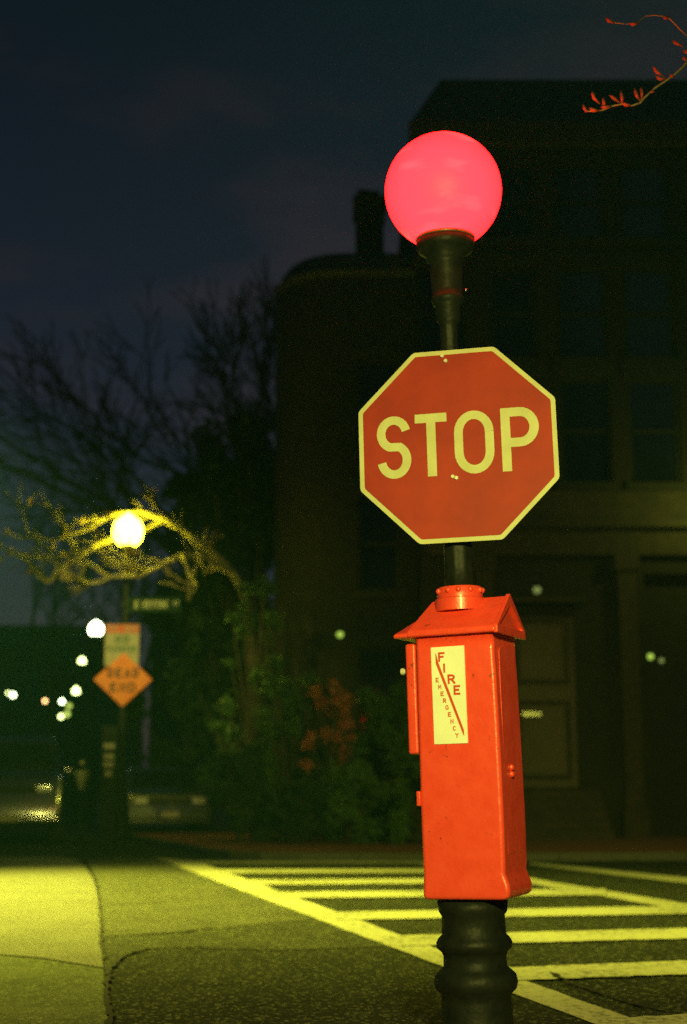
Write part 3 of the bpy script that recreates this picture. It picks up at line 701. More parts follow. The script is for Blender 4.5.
# ------------------------------------------------------------------ buildings
def facade(bm, x0, x1, z0, z1, ops, frm, depth=.22):
    """wall face with openings ops=[(a0,a1,b0,b1)], reveals going back"""
    xs = sorted(set([x0, x1] + [o[0] for o in ops] + [o[1] for o in ops])); zs = sorted(set([z0, z1] + [o[2] for o in ops] + [o[3] for o in ops]))
    for i in range(len(xs)-1):
        for j in range(len(zs)-1):
            cx, cz = (xs[i]+xs[i+1])/2, (zs[j]+zs[j+1])/2
            if any(o[0] < cx < o[1] and o[2] < cz < o[3] for o in ops): continue
            bm.faces.new([bm.verts.new(frm(a, b_, 0)) for a, b_ in ((xs[i], zs[j]), (xs[i+1], zs[j]), (xs[i+1], zs[j+1]), (xs[i], zs[j+1]))])
    for (a0, a1, b0_, b1) in ops:
        c = [(a0, b0_), (a1, b0_), (a1, b1), (a0, b1)]
        for k in range(4):
            p, q = c[k], c[(k+1) % 4]
            bm.faces.new([bm.verts.new(frm(*p, 0)), bm.verts.new(frm(*q, 0)), bm.verts.new(frm(*q, depth)), bm.verts.new(frm(*p, depth))])
        bm.faces.new([bm.verts.new(frm(a, b_, depth+.02)) for a, b_ in c])
def window(parent, a0, a1, b0_, b1, frm, sill=True, lintel=True, fr=None):
    fr = fr or M['dim_stone']
    def bx(bm, u0, u1, v0, v1, c0, c1):
        vs = [bm.verts.new(frm(u, v, c)) for c in (c0, c1) for (u, v) in ((u0, v0), (u1, v0), (u1, v1), (u0, v1))]
        for f in ((0, 1, 2, 3), (7, 6, 5, 4), (0, 4, 5, 1), (1, 5, 6, 2), (2, 6, 7, 3), (3, 7, 4, 0)): bm.faces.new([vs[i] for i in f])
    g = .07; m_ = (b0_+b1)/2
    bm = bmesh.new()
    bx(bm, a0+.002, a0+g, b0_+.002, b1-.002, .10, .17); bx(bm, a1-g, a1-.002, b0_+.002, b1-.002, .10, .17); bx(bm, a0+g, a1-g, b1-g, b1-.002, .10, .17); bx(bm, a0+g, a1-g, b0_+.002, b0_+g, .10, .17); bx(bm, a0+g, a1-g, m_-.03, m_+.03, .08, .15)
    w = finish(bm, 'window', fr, parent)
    bm = bmesh.new(); bx(bm, a0+g, a1-g, b0_+g, b1-g, .155, .165); finish(bm, 'pane', M['dark_glass'], w)
    if sill: bm = bmesh.new(); bx(bm, a0-.1, a1+.1, b0_-.16, b0_-.003, -.08, .05); finish(bm, 'sill', M['dim_stone'], w)
    if lintel: bm = bmesh.new(); bx(bm, a0-.1, a1+.1, b1+.003, b1+.26, -.05, .03); finish(bm, 'lintel', M['dim_stone'], w)
    return bx
Y0 = 27.0
XL = P(427, 500, Y0).x; XR = 22.0
zr1 = P(430, 128, Y0).z; ztop = P(455, 84, Y0+1.2).z; zf = KH-.006
mb = thing('brick_building', 'dark tall brick house with a mansard roof behind the stop sign and red box', 'building', (0, Y0, zf))
def fm(a, b_, c): return Vector((a, c, b_))
def X(px, py=600): return P(px, py, Y0).x
def Zh(py): return P(343.5, py, Y0).z - zf
ops = []; wins = []
zst = [Zh(470), Zh(330), Zh(215)]
cols = [X(447), X(520), X(592), X(662), X(735), X(810), X(885)]
for zc_, hh_ in ((Zh(430), 2.1), (Zh(312), 1.9), (Zh(200), 1.6)):
    for cx in cols: wins.append((cx-.5, cx+.5, zc_-hh_/2, zc_+hh_/2))
door_op = (X(508), X(574), .9, Zh(606)+.05)
rec_op = (X(645), X(720), .3, Zh(574)); rec2 = (X(735), X(810), .3, Zh(574))
bm = bmesh.new()
facade(bm, XL, XR, 0, zr1-zf, wins + [door_op, rec_op, rec2], fm)
# side and back walls
for f in ([(XL, 0, 0), (XL, 11, 0), (XL, 11, zr1-zf), (XL, 0, zr1-zf)], [(XR, 0, 0), (XR, 11, 0), (XR, 11, zr1-zf), (XR, 0, zr1-zf)], [(XL, 11, 0), (XR, 11, 0), (XR, 11, zr1-zf), (XL, 11, zr1-zf)]):
    bm.faces.new([bm.verts.new(v) for v in f])
finish(bm, 'wall', M['brick_wall'], mb)
for w in wins: bxf = window(mb, *w, fm)
bm = bmesh.new()
zt2 = ztop-zf; zw = zr1-zf
lo = [(XL-.25, -.3, zw), (XR+.2, -.3, zw), (XR+.2, 11.2, zw), (XL-.25, 11.2, zw)]; hi = [(XL+.45, 1.0, zt2), (XR-.6, 1.0, zt2), (XR-.6, 10, zt2), (XL+.45, 10, zt2)]
lo = [bm.verts.new(v) for v in lo]; hi = [bm.verts.new(v) for v in hi]; bm.faces.new(lo); bm.faces.new(hi)
for k in range(4): bm.faces.new((lo[k], lo[(k+1) % 4], hi[(k+1) % 4], hi[k]))
finish(bm, 'roof', M['slate'], mb)
# cornice at eaves, entablature above ground floor, pilasters
bm = bmesh.new(); bxf(bm, XL-.3, XR+.25, zw-.45, zw-.004, -.34, -.004); finish(bm, 'cornice', M['stone'], mb)
bm = bmesh.new(); bxf(bm, XL-.05, XR, Zh(556), Zh(530), -.16, -.003); bxf(bm, XL-.1, XR, Zh(530)+.003, Zh(523), -.34, -.003); bxf(bm, XL-.05, XR, Zh(523)+.003, Zh(492), -.10, -.003); finish(bm, 'entablature', M['stone'], mb)
for px in (484, 626, 728, 820, 910):
    bm = bmesh.new(); bxf(bm, X(px)-.17, X(px)+.17, .5, Zh(556)-.30, -.20, -.003); bxf(bm, X(px)-.24, X(px)+.24, 0, .497, -.26, -.003); bxf(bm, X(px)-.23, X(px)+.23, Zh(556)-.297, Zh(556)-.003, -.25, -.003)
    finish(bm, 'pilaster', M['stone'], mb)
# door
bm = bmesh.new(); a0, a1, d0, d1 = door_op
bxf(bm, a0+.002, a1-.002, d0+.002, d1-.25, .10, .16); dr = finish(bm, 'door', M['brown_wood'], mb)
bm = bmesh.new()
for (u0, u1, v0, v1) in ((a0+.12, a1-.12, Zh(684), Zh(618)), (a0+.12, a1-.12, d0+.15, Zh(700))):
    bxf(bm, u0, u1, v1-.09, v1, .055, .098); bxf(bm, u0, u1, v0, v0+.09, .055, .098); bxf(bm, u0, u0+.09, v0+.092, v1-.092, .055, .098); bxf(bm, u1-.09, u1, v0+.092, v1-.092, .055, .098)
finish(bm, 'door_panel', M['stone'], dr)
bm = bmesh.new(); bxf(bm, X(528)-.15, X(528)+.2, Zh(716), Zh(712), .03, .05); finish(bm, 'letter_slot', M['chrome'], dr)
bm = bmesh.new(); bxf(bm, a0-.2, a1+.2, d1+.003, d1+.10, -.22, -.002); finish(bm, 'door_hood', M['stone'], mb)
bm = bmesh.new()
for k in range(5): bxf(bm, a0-.3, a1+.3, k*.17, (k+1)*.17-.003, -1.7+k*.3, -.003)
finish(bm, 'front_steps', M['stone'], mb)
def lantern(label, loc, r, mat, group='wall lanterns'):
    t = thing('wall_lantern', label, 'lantern', loc, 0, group)
    bm = bmesh.new(); sphere(bm, (0, 0, 0), r, 12, 8); finish(bm, 'lamp_glass', mat, t, smooth=True)
    bm = bmesh.new(); lathe(bm, [(r*.9, r*.8), (r*.5, r*1.2), (.01, r*1.6)], 10); finish(bm, 'cap', M['black_paint'], t)
    bm = bmesh.new(); box(bm, -.012, .012, 0, .12, r*1.25, r*1.25+.03); finish(bm, 'bracket', M['black_paint'], t)
    return t
lantern('dim round lantern over the brown door right of the red box', P(537, 590, Y0-.12), .075, M['lantern_dim'])
lantern('brighter of the two green lanterns in the dark opening at the right edge', P(650.5, 656.5, Y0-.12), .06, M['lantern'])
lantern('fainter of the two green lanterns in the dark opening at the right edge', P(661.5, 660.5, Y0-.12), .05, M['lantern_dim'])

# bow fronted house on the left of it
xa, xb = P(269, 500, Y0).x, P(425, 500, Y0).x - .1
bh = thing('bow_front_house', 'dark brick row house with a rounded bow front left of the globe', 'building', (0, Y0+.5, zf))
W_ = xb - xa; hW = P(343.5, 268, Y0).z - zf; hT = P(343.5, 246, Y0+.8).z - zf
pts = [(xa, 4.0)]
for k in range(7):
    a = R(180 + 180*k/6*.5); pts.append((xa + 1.35 + 1.35*math.cos(a), 1.6 + 1.6*math.sin(a)))
pts += [(xb, 0)]
bm = bmesh.new(); facets = []
for (p, q) in zip(pts, pts[1:]):
    Lf = math.hypot(q[0]-p[0], q[1]-p[1]); ux, uy = (q[0]-p[0])/Lf, (q[1]-p[1])/Lf
    frm = (lambda p, ux, uy: (lambda a, b_, c: Vector((p[0]+ux*a - uy*c, p[1]+uy*a + ux*c, b_))))(p, ux, uy)
    o = []
    if Lf > 1.4:
        nw = max(1, int(Lf/1.45))
        for j in range(nw):
            cx = Lf*(j+.5)/nw
            for zc_ in (2.6, 5.6, 8.4): o.append((cx-.42, cx+.42, zc_-.95, zc_+.95))
    facade(bm, 0, Lf, 0, hW, o, frm); facets.append((o, frm))
bm.faces.new([bm.verts.new(v) for v in ((xa, 4, 0), (xa, 11, 0), (xa, 11, hW), (xa, 4, hW))]); bm.faces.new([bm.verts.new(v) for v in ((xa, 11, 0), (xb, 11, 0), (xb, 11, hW), (xa, 11, hW))])
finish(bm, 'wall', M['dark_brick'], bh)
for o, frm in facets:
    for w in o: window(bh, *w, frm)
bm = bmesh.new(); rings = []
cxx, cyy = (xa+xb)/2, 5.5
poly = [(xa, 11)] + pts + [(xb, 11)]
for (k, z) in ((1.0, hW), (1.02, hW+.12), (.985, hW+.2), (.97, hW+.45), (.93, hT-.12), (.86, hT), (.5, hT+.12)):
    rings.append([bm.verts.new((xb + (x-xb)*k if x < xb else x, cyy + (y-cyy)*k, z)) for x, y in poly])
for a, b_ in zip(rings, rings[1:]):
    for i in range(len(a)): bm.faces.new((a[i], a[(i+1) % len(a)], b_[(i+1) % len(a)], b_[i]))
bm.faces.new(rings[-1])
rf = finish(bm, 'roof', M['slate'], bh)
bm = bmesh.new(); c0 = P(353, 240, Y0+2.5).x; c1 = P(384, 240, Y0+2.5).x; zch = P(360, 196, Y0+2.5).z - zf
box(bm, c0+.06, c1, 2.0, 2.9, hT-.3, zch-.25); box(bm, c0, c1+.06, 1.93, 2.97, zch-.247, zch); box(bm, c0+.1, c0+.35, 2.2, 2.6, zch+.003, zch+.25); box(bm, c1-.35, c1-.1, 2.2, 2.6, zch+.003, zch+.22)
finish(bm, 'chimney', M['dark_brick'], rf)
lantern('small bright green lantern on the bow front house above the red-leaved shrub', P(340, 634.5, Y0-.6+1.0), .062, M['lantern'])

# distant row houses along and across the end of the street
def far_house(label, x0, x1, y, h, d=9, mat='brick_wall'):
    t = thing('row_house', label, 'building', (x0, y, 0), 0, 'distant row houses'); w = x1-x0
    ops = []
    n = max(2, int(w/2.6))
    for j in range(n):
        for zc_ in (2.4, 5.4, 8.2):
            if zc_+1 < h: cx = w*(j+.5)/n; ops.append((cx-.5, cx+.5, zc_-.9, zc_+.9))
    bm = bmesh.new(); facade(bm, 0, w, 0, h, ops, fm)
    for f in ([(0, 0, 0), (0, d, 0), (0, d, h), (0, 0, h)], [(w, 0, 0), (w, d, 0), (w, d, h), (w, 0, h)], [(0, d, 0), (w, d, 0), (w, d, h), (0, d, h)]): bm.faces.new([bm.verts.new(v) for v in f])
    finish(bm, 'wall', M[mat], t)
    for o in ops: window(t, *o, fm, sill=False, lintel=False)
    bm = bmesh.new(); lo = [bm.verts.new(v) for v in ((-.2, -.25, h+.002), (w+.2, -.25, h+.002), (w+.2, d, h+.002), (-.2, d, h+.002))]; hi = [bm.verts.new(v) for v in ((.3, .9, h+1.7), (w-.3, .9, h+1.7), (w-.3, d-.9, h+1.7), (.3, d-.9, h+1.7))]
    bm.faces.new(lo); bm.faces.new(hi)
    for k in range(4): bm.faces.new((lo[k], lo[(k+1) % 4], hi[(k+1) % 4], hi[k]))
    finish(bm, 'roof', M['slate'], t)
far_house('dark far row house beyond the parked car at the left edge of the street', -46, -32, 112, 13.0)
far_house('dark far row house across the end of the street behind the lamps', -31.8, -18, 115, 12.2)
far_house('dark row house down the street behind the bare trees', P(150, 700, 60).x, P(262, 700, 60).x, 60, 8.2)

for i, (px, py, Y, r, g, lab) in enumerate([(13, 695, 88, .13, 'far_lamp_white', 'larger white far lamp near the left edge above the dark parked car'), (8, 693, 92, .08, 'far_lamp', 'tiny far lamp at the very left edge beside a larger white one'), (45, 701, 90, .10, 'lantern_orange', 'orange far lamp between the white ones above the dark parked car'),
        (62, 701.5, 85, .12, 'far_lamp_white', 'pale far lamp on the upper left of the small far cluster'), (69, 706, 84, .14, 'far_lamp_dull', 'dull yellow far lamp in the middle of the small far cluster'),
        (61, 716.5, 80, .11, 'far_lamp', 'lowest pale far lamp of the small far cluster'), (67, 714, 80, .15, 'far_lamp_dull', 'dull far lamp right of the lowest pale one in the far cluster')]):
    if g not in M: M[g] = emit_mat(g, (1, .55, .2) if 'orange' in g else (.6, .8, .12), 9 if 'orange' in g else 1.6)
    q = P(px, py, Y)
    t = thing('garden_lamp', lab, 'lamp', (q.x, q.y, 0), 0, 'far small lamps on posts')
    bm = bmesh.new(); lathe(bm, [(.09, 0), (.05, .3), (.045, q.z-r)], 8); finish(bm, 'post', M['black_paint'], t)
    bm = bmesh.new(); sphere(bm, (0, 0, q.z), r, 12, 8); finish(bm, 'lamp_globe', M[g], t, smooth=True)

# ------------------------------------------------------------------ trees
def grow(bm, p, d, L, r, depth, rng, bias, tips, nseg=4, wob=.16, kids=(2, 4), shrink=.68, rmin=.006):
    pts = [p]; rr = [r]; dd = d.normalized()
    for k in range(nseg):
        dd = (dd + Vector((rng.gauss(0, wob), rng.gauss(0, wob), rng.gauss(0, wob))) + bias*.10).normalized()
        pts.append(pts[-1] + dd*L/nseg); rr.append(max(rmin, r*(1 - .45*(k+1)/nseg)))
    tube(bm, pts, rr, 7 if r > .06 else (5 if r > .02 else 4))
    if depth == 0: tips.extend(pts[2:]); return
    for k in range(rng.randint(*kids)):
        i = rng.randint(1, nseg); q = pts[i]
        ax = Vector((rng.gauss(0, 1), rng.gauss(0, 1), rng.gauss(0, 1))).normalized(); nd = (Matrix.Rotation(rng.uniform(.35, .85), 4, ax) @ dd)
        grow(bm, q, nd, L*rng.uniform(shrink-.12, shrink+.08), rr[i]*.68, depth-1, rng, bias, tips, nseg, wob, kids, shrink, rmin)
    grow(bm, pts[-1], dd, L*shrink, rr[-1], depth-1, rng, bias, tips, nseg, wob, kids, shrink, rmin)
def leaves(bm, tips, n, spread, size, rng):
    for _ in range(n):
        c = rng.choice(tips) + Vector((rng.gauss(0, spread), rng.gauss(0, spread), rng.gauss(0, spread)))
        u = Vector((rng.gauss(0, 1), rng.gauss(0, 1), rng.gauss(0, 1))).normalized(); v = u.orthogonal().normalized(); s = size*rng.uniform(.5, 1.3)
        bm.faces.new([bm.verts.new(q) for q in (c - u*s, c + v*s*.45, c + u*s, c - v*s*.45)])
def bare_tree(label, loc, h, r, seed, dirs, bias, depth=4, L=3.0, mat='bark', lf=0, lmat='leaf_tan', lsize=.05, kids=(2, 4), lean_=(0, 0), group='bare trees', rmin=.006, at=None):
    rng = random.Random(seed); t = thing('bare_tree', label, 'tree', loc, 0, group)
    bm = bmesh.new(); pts = [Vector((lean_[0]*k/5, lean_[1]*k/5, h*k/5)) + Vector((rng.gauss(0, .05), rng.gauss(0, .05), 0)) for k in range(6)]; pts[0] = Vector((0, 0, -.05))
    tube(bm, pts, [r*1.5, r*1.1, r, r*.95, r*.9, r*.85], 12); finish(bm, 'trunk', M[mat], t, smooth=True)
    bm = bmesh.new(); tips = []
    for i, d in enumerate(dirs):
        p0 = pts[-1] if at is None else pts[0].lerp(pts[-1], at[i % len(at)])
        grow(bm, p0, Vector(d), L*rng.uniform(.85, 1.15), r*.6, depth, rng, Vector(bias), tips, kids=kids, rmin=rmin)
    finish(bm, 'crown', M[mat], t, smooth=True)
    if lf:
        bm = bmesh.new(); leaves(bm, tips, lf, .12, lsize, rng); finish(bm, 'foliage', M[lmat], t)
    return t
def loc(px, Y): q = P(px, 800, Y); return (q.x, Y, 0)
bare_tree('large bare tree left of the bow front house, limbs reaching up to the left', loc(262, 38), 5.5, .26, 3, [(-.9, 0, .55), (-.75, -.2, .9), (-.45, .3, 1), (-.2, -.1, 1.1), (.2, .2, 1)], (-.25, 0, .25), 4, 4.0, rmin=.015)
bare_tree('bare tree rising behind the roof of the bow front house', loc(312, 46), 9, .26, 11, [(-.35, 0, 1), (.3, .2, 1), (.05, -.2, 1.1)], (0, 0, .4), 4, 3.8, rmin=.015)
bare_tree('thin bare tree at the far left beyond the parked cars', loc(48, 62), 5, .22, 5, [(-.5, 0, .9), (.4, .2, 1), (0, -.2, 1.1), (.8, 0, .7)], (0, 0, .2), 4, 4.2, rmin=.016)
bare_tree('faint bare tree standing between the lamp and the large bare tree', loc(135, 52), 4.5, .22, 21, [(-.6, 0, .9), (.5, .2, .9), (0, -.2, 1.1)], (0, 0, .2), 4, 3.6, rmin=.016)
# lamplit tree: low limbs sweeping left past the lamp globe
tt = thing('bare_tree', 'lamplit tree whose low branches arch left around the bright street lamp', 'tree', loc(262, 27.0), 0, 'bare trees')
T0 = Vector(loc(262, 27.0))
def LP(x, y, Y): return P(x, y, Y) - T0
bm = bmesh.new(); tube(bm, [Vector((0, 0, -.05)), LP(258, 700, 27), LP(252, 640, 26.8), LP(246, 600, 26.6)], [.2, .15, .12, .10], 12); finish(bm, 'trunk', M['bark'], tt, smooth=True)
bm = bmesh.new(); rng = random.Random(4); tips = []
for path, r0, r1 in (
  ([(246, 600, 26.6), (232, 572, 26), (212, 552, 25.6), (190, 535, 25.3), (165, 520, 25.2), (140, 511, 25.3), (112, 514, 25.3), (88, 528, 25.3), (60, 540, 25.2), (28, 538, 25.2), (5, 533, 25)], .09, .02),
  ([(232, 572, 26), (205, 556, 25.2), (180, 556, 24.9), (158, 568, 24.9), (138, 576, 24.8), (112, 578, 24.7), (90, 583, 24.6), (74, 576, 24.6)], .07, .03),
  ([(165, 520, 25.6), (148, 528, 25.8), (122, 536, 25.7), (98, 545, 25.0), (78, 558, 24.6), (60, 570, 24.5), (46, 583, 24.4), (36, 572, 24.4), (25, 560, 24.3)], .06, .035),
  ([(138, 576, 24.8), (128, 566, 24.6), (112, 563, 24.5), (98, 550, 24.5), (86, 550, 24.5), (70, 552, 24.6), (50, 562, 24.7), (36, 556, 24.7)], .05, .025),
  ([(112, 578, 24.7), (98, 570, 24.7), (86, 562, 24.7), (82, 572, 24.7), (76, 584, 24.7)], .045, .03),
  ([(180, 556, 24.9), (196, 586, 24.4), (188, 600, 24.3)], .04, .03), ([(190, 535, 25.3), (205, 575, 24.4), (212, 562, 24.3)], .03, .03)):
    pts = [LP(*p) for p in path]; sm = []
    for i in range(len(pts)-1):
        for k in range(3):
            sm.append(pts[i].lerp(pts[i+1], k/3) + Vector((rng.gauss(0, .015), rng.gauss(0, .03), rng.gauss(0, .015))))
    sm.append(pts[-1]); n_ = len(sm); tube(bm, sm, [.85*(r0 + (r1-r0)*k/(n_-1)) for k in range(n_)], 6); tips += [v for v in sm[2:] if v.x < -1.5]
    for k in range(2, n_, 1):
        if rng.random() < .38:
            grow(bm, sm[k], Vector((rng.uniform(-1, .1), rng.gauss(0, .4), rng.uniform(-.2, .9))), rng.uniform(.3, .8), .020, 1, rng, Vector((-.3, 0, .1)), tips, nseg=3, rmin=.012)
finish(bm, 'crown', M['bark_lit'], tt, smooth=True)
bm = bmesh.new(); leaves(bm, tips, 70, .04, .09, rng); finish(bm, 'foliage', M['leaf_tan'], tt)
# foreground tree: trunk beyond the right edge, red-lit twigs reaching into the frame
ft = thing('street_tree', 'budding twigs lit red, hanging in at the top right corner beside the globe', 'tree', (2.75, 6.3, 0))
def TP(x, y, Y=5.6): return P(x, y, Y) - Vector((2.75, 6.3, 0))
bm = bmesh.new(); tube(bm, [Vector((0, 0, -.05)), Vector((.03, 0, 1)), Vector((0, .05, 2.2)), Vector((-.05, 0, 3.3)), Vector((-.1, -.05, 4.3)), Vector((0, 0, 6))], [.17, .13, .12, .11, .09, .05], 12); finish(bm, 'trunk', M['bark'], ft, smooth=True)
bm = bmesh.new(); bud_shapes = []
end1 = TP(687, 62); tube(bm, [Vector((-.05, 0, 3.3)), TP(800, 60, 5.9), TP(735, 40, 5.7), TP(700, 46)], [.05, .03, .015, .009], 8)
def twig(pts, r0, r1): tube(bm, pts, [r0 + (r1-r0)*k/(len(pts)-1) for k in range(len(pts))], 6)
twig([TP(*p) for p in ((700, 46), (690, 57), (684, 66), (674, 75), (664, 82), (655, 88), (644, 98), (640, 103), (632, 105.5), (622, 104), (612, 106), (603, 110), (594, 111.5), (587, 111), (584, 106))], .006, .0028)
twig([TP(*p) for p in ((700, 46), (692, 40), (684, 33), (676, 25), (668, 17), (655, 15), (645, 16), (638, 22), (628, 24), (616, 23), (607, 18))], .004, .0022)
buds = [((584, 110), (583, 104), (586, 112)), ((600, 104), (592, 91), (594, 98)), ((603, 107), (603, 97), (604, 104)), ((620, 103), (609, 95), (615, 99)), ((622, 104), (621, 90), (622, 99)), ((640, 101), (634, 88), (637, 96)),
        ((641, 100), (641, 87), (642, 94)), ((664, 77), (653, 66), (657, 72)), ((668, 78), (656, 76), (660, 79)), ((652, 93), (651, 92), (653, 91)), ((674, 76), (671, 75), (672, 76)), ((684, 47), (673, 40), (676, 43)), ((687, 60), (683, 57), (685, 59)),
        ((614, 23), (606, 17), (609, 21)), ((640, 22), (630, 24), (634, 24)), ((670, 17), (664, 17), (666, 18)), ((600, 111), (588, 108), (594, 110)), ((612, 106), (600, 107), (606, 107)), ((632, 105), (622, 103), (627, 105)), ((692, 52), (683, 50), (687, 52))]
for (a, b_, c_) in buds:
    A, B, Cc = TP(*a), TP(*b_), TP(*c_, 5.59); twig([A, Cc], .003, .003); bb = bmesh.new(); tube(bb, [A.lerp(B, .0), Cc, Cc.lerp(B, .5), B], [.0025, .0075, .008, .0015], 7); bud_shapes.append(bb)
br_ = finish(bm, 'branch', M['bark_lit'], ft, smooth=True)
for bb in bud_shapes: finish(bb, 'bud', M['bud'], br_, smooth=True)

# evergreen mass left of the bow front house
def bushy(name, label, cat, loc_, rx, ry, h, n, size, mat, seed, group=None, z0=.1, clumps=26, trunk=True):
    rng = random.Random(seed); t = thing(name, label, cat, loc_, 0, group)
    cl = []
    for _ in range(clumps):
        a = rng.uniform(0, 2*math.pi); z = z0 + (h-z0)*rng.random()**.8; k = (1 - .55*((z-z0)/(h-z0))**1.5)*rng.uniform(.35, 1)
        cl.append((Vector((rx*k*math.cos(a), ry*k*math.sin(a), z)), rng.uniform(.12, .26)*min(rx, h)))
    bm = bmesh.new()
    for (c, s) in cl: tube(bm, [Vector((0, 0, 0)), Vector((c.x*.3, c.y*.3, c.z*.55)), c], [.035, .025, .008], 5)
    finish(bm, 'trunk' if cat == 'tree' else 'stem', M['bark'], t)
    bm = bmesh.new()
    for k in range(n):
        c, s = rng.choice(cl); dv = Vector((rng.gauss(0, 1), rng.gauss(0, 1), rng.gauss(0, 1))).normalized()*s*rng.uniform(.4, 1.15)
        p = c + dv; p.z = max(.03, p.z)
        u = (dv.normalized()*.5 + Vector((rng.gauss(0, .6), rng.gauss(0, .6), rng.gauss(0, .6)))).normalized(); v = u.orthogonal().normalized(); q = size*rng.uniform(.6, 1.3)
        bm.faces.new([bm.verts.new(w) for w in (p - u*q, p + v*q*.5, p + u*q, p - v*q*.5)])
    finish(bm, 'crown' if cat == 'tree' else 'foliage', M[mat], t)
    return t
bushy('evergreen_tree', 'dark evergreen tree against the left side of the bow front house', 'tree', loc(238, 30), 1.9, 1.6, P(238, 425, 30).z, 9000, .11, 'leaf_dark', 31, z0=1.0, clumps=60)
bushy('evergreen_tree', 'lower dark evergreen tree left of the tallest one, behind the lamplit branches', 'tree', loc(200, 33), 1.7, 1.6, P(200, 480, 33).z, 7000, .11, 'leaf_dark', 32, z0=.8, clumps=50)
shr = [(288, 25.2, 1.0, 2.75, 'leaf', 'green leafy shrub left of the red-leaved one', 3600), (330, 24.8, .55, 2.75, 'leaf_red', 'shrub with reddish leaves between the green ones', 900), (390, 25.4, 1.05, 2.6, 'leaf', 'green leafy shrub immediately left of the red box', 3600),
       (350, 24.2, .9, 1.25, 'leaf', 'low green shrub in front of the red-leaved one', 2400), (240, 24.8, .8, 1.5, 'leaf_dark', 'low dark shrub at the left end of the planting', 2400), (425, 24.3, .8, 1.2, 'leaf', 'low green shrub right behind the red box', 2000), (300, 23.9, .7, .95, 'leaf_dark', 'lowest dark shrub in front of the leafy green ones', 1600)]
for i, (px, Y, rx, h, mt_, lab, n) in enumerate(shr):
    l = loc(px, Y); bushy('shrub', lab, 'shrub', (l[0], l[1], KH-.006), rx, .7, h, n, .055, mt_, 50+i, group='shrubs before the bow front house')
# tall loose shrub with paler lit leaves
l = loc(252, 26); bushy('shrub', 'tall loose shrub with a few bright leaves left of the green ones', 'shrub', (l[0], l[1], KH-.006), .8, .6, P(255, 590, 26).z, 1200, .07, 'leaf', 77, group='shrubs before the bow front house', z0=1.4)

# ------------------------------------------------------------------ light
def lamp(name, loc_, power, r=.25, col=LC):
    l = bpy.data.lights.new(name, 'POINT'); l.energy = power; l.color = col; l.shadow_soft_size = r
    o = bpy.data.objects.new(name, l); C.objects.link(o); o.location = loc_; return o
def shade(name, loc_, aim, power, cone=120, r=.2, col=LC):
    l = bpy.data.lights.new(name, 'SPOT'); l.energy = power; l.color = col; l.shadow_soft_size = r; l.spot_size = R(cone); l.spot_blend = 1
    o = bpy.data.objects.new(name, l); C.objects.link(o); o.location = loc_
    o.rotation_euler = (Vector(aim) - Vector(loc_)).to_track_quat('-Z', 'Y').to_euler(); return o
shade('near_spot', (.35, 1.0, 2.5), (.5, 5.5, 1.0), 1050, 90, .12, (1, .95, .19))                          # unseen spot above the camera, coned to keep the house dark
shade('street_light_left', (-6.2, 16.0, 6.2), (-2.7, 14.6, 0), 10200, 82)
shade('street_light_left', (-5.4, 10.0, 6.2), (-3.0, 10.5, 0), 2300, 84)      # shaded lamp on the near kerb, left of the frame
shade('street_light_right', (5.2, 6.5, 6.0), (2.4, 13.6, 0), 2500, 88)       # shaded lamp on the near kerb, right of the frame
shade('sign_fill_spot', (-6.2, 18.0, 5.6), (-3.7, 24.6, 3.5), 1500, 32, .2, (1, .90, .18))     # unseen spot added to brighten the sign cluster
sun = bpy.data.lights.new('sky_afterglow', 'SUN'); sun.energy = .004; sun.angle = R(20); sun.color = (.6, .7, 1)
so = bpy.data.objects.new('sky_afterglow', sun); C.objects.link(so); so.rotation_euler = (R(70), 0, R(20))

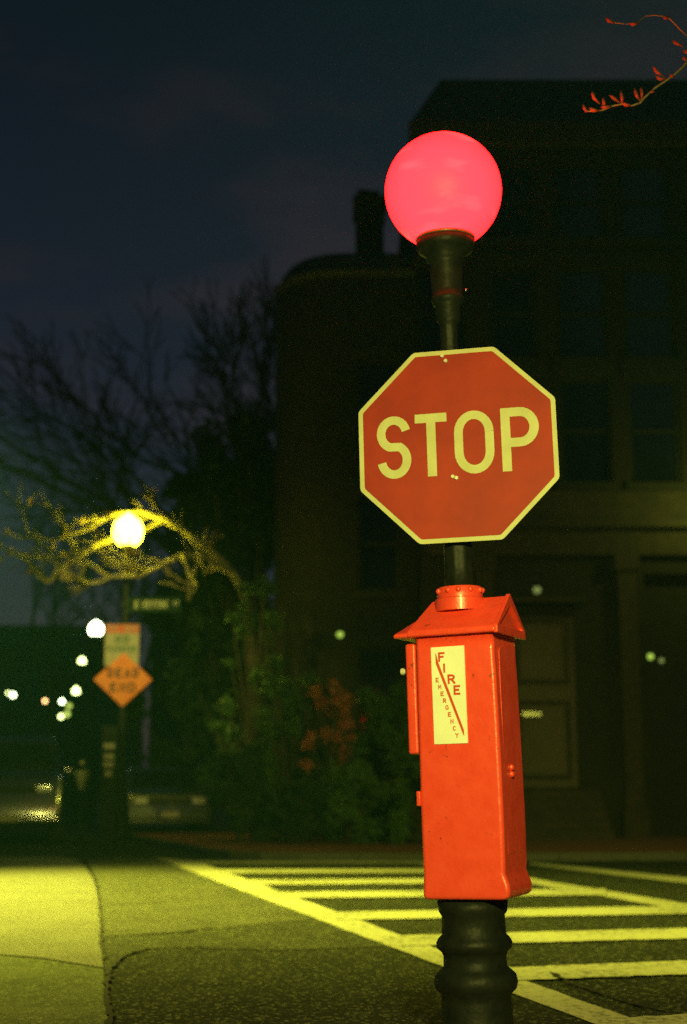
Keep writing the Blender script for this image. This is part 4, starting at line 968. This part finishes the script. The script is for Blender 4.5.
w = bpy.data.worlds.new('World'); S.world = w; w.use_nodes = True; nt = w.node_tree; L = nt.links
bg = nt.nodes['Background']; sky = N(nt, 'ShaderNodeTexSky'); sky.sky_type = 'NISHITA'; sky.sun_disc = False
sky.sun_elevation = R(-4); sky.sun_rotation = R(-15)
tc = N(nt, 'ShaderNodeTexCoord'); n = N(nt, 'ShaderNodeTexNoise', Scale=5, Detail=4); 
mpn = N(nt, 'ShaderNodeMapping'); mpn.inputs['Scale'].default_value = (1, 1, 2.6); L.new(tc.outputs['Generated'], mpn.inputs['Vector']); L.new(mpn.outputs['Vector'], n.inputs['Vector'])
cr = N(nt, 'ShaderNodeValToRGB'); cr.color_ramp.elements[0].position = .50; cr.color_ramp.elements[1].position = .72
cr.color_ramp.elements[0].color = (0, 0, 0, 1); cr.color_ramp.elements[1].color = (.12, .05, .03, 1)
L.new(n.outputs['Fac'], cr.inputs['Fac'])
ad = N(nt, 'ShaderNodeMixRGB', blend_type='ADD', Fac=1.0); L.new(sky.outputs['Color'], ad.inputs['Color1']); L.new(cr.outputs['Color'], ad.inputs['Color2'])
# city glow lifting the night sky evenly
ad2 = N(nt, 'ShaderNodeMixRGB', blend_type='ADD', Fac=1.0); L.new(ad.outputs['Color'], ad2.inputs['Color1']); sx_ = N(nt, 'ShaderNodeSeparateXYZ'); L.new(tc.outputs['Generated'], sx_.inputs[0])
rg = N(nt, 'ShaderNodeValToRGB'); rg.color_ramp.elements[0].position = .12; rg.color_ramp.elements[0].color = (.080, .095, .215, 1); rg.color_ramp.elements[1].position = .52; rg.color_ramp.elements[1].color = (.012, .055, .075, 1)
L.new(sx_.outputs['Z'], rg.inputs['Fac']); L.new(rg.outputs['Color'], ad2.inputs['Color2'])
L.new(ad2.outputs['Color'], bg.inputs['Color']); bg.inputs['Strength'].default_value = .1

lamp('wall_light_right', P(722, 494, 25.6), 50, .1, (.8, 1, .12))
# ------------------------------------------------------------------ teal volume added to lift the blacks
bm = bmesh.new(); box(bm, -80, 60, -8, 140, -1, 26)
hz = finish(bm, 'added_haze', None, mats=[]) if False else None
m = bpy.data.materials.new('black_lift_haze'); m.use_nodes = True; t_ = m.node_tree; t_.nodes.remove(t_.nodes['Principled BSDF'])
pv = t_.nodes.new('ShaderNodeVolumePrincipled'); pv.inputs['Density'].default_value = HZ; pv.inputs['Color'].default_value = (.22, .8, 1, 1); pv.inputs['Anisotropy'].default_value = .2
t_.links.new(pv.outputs[0], t_.nodes['Material Output'].inputs['Volume'])
hz = finish(bm, 'added_haze', m); hz['kind'] = 'stuff'
S.view_settings.view_transform = 'Standard'; S.view_settings.look = 'None'; S.view_settings.gamma = 1; S.view_settings.exposure = 0
S.render.engine = 'CYCLES'
cy = S.cycles; cy.use_denoising = False; cy.sample_clamp_indirect = 4; cy.max_bounces = 5; cy.use_light_tree = True
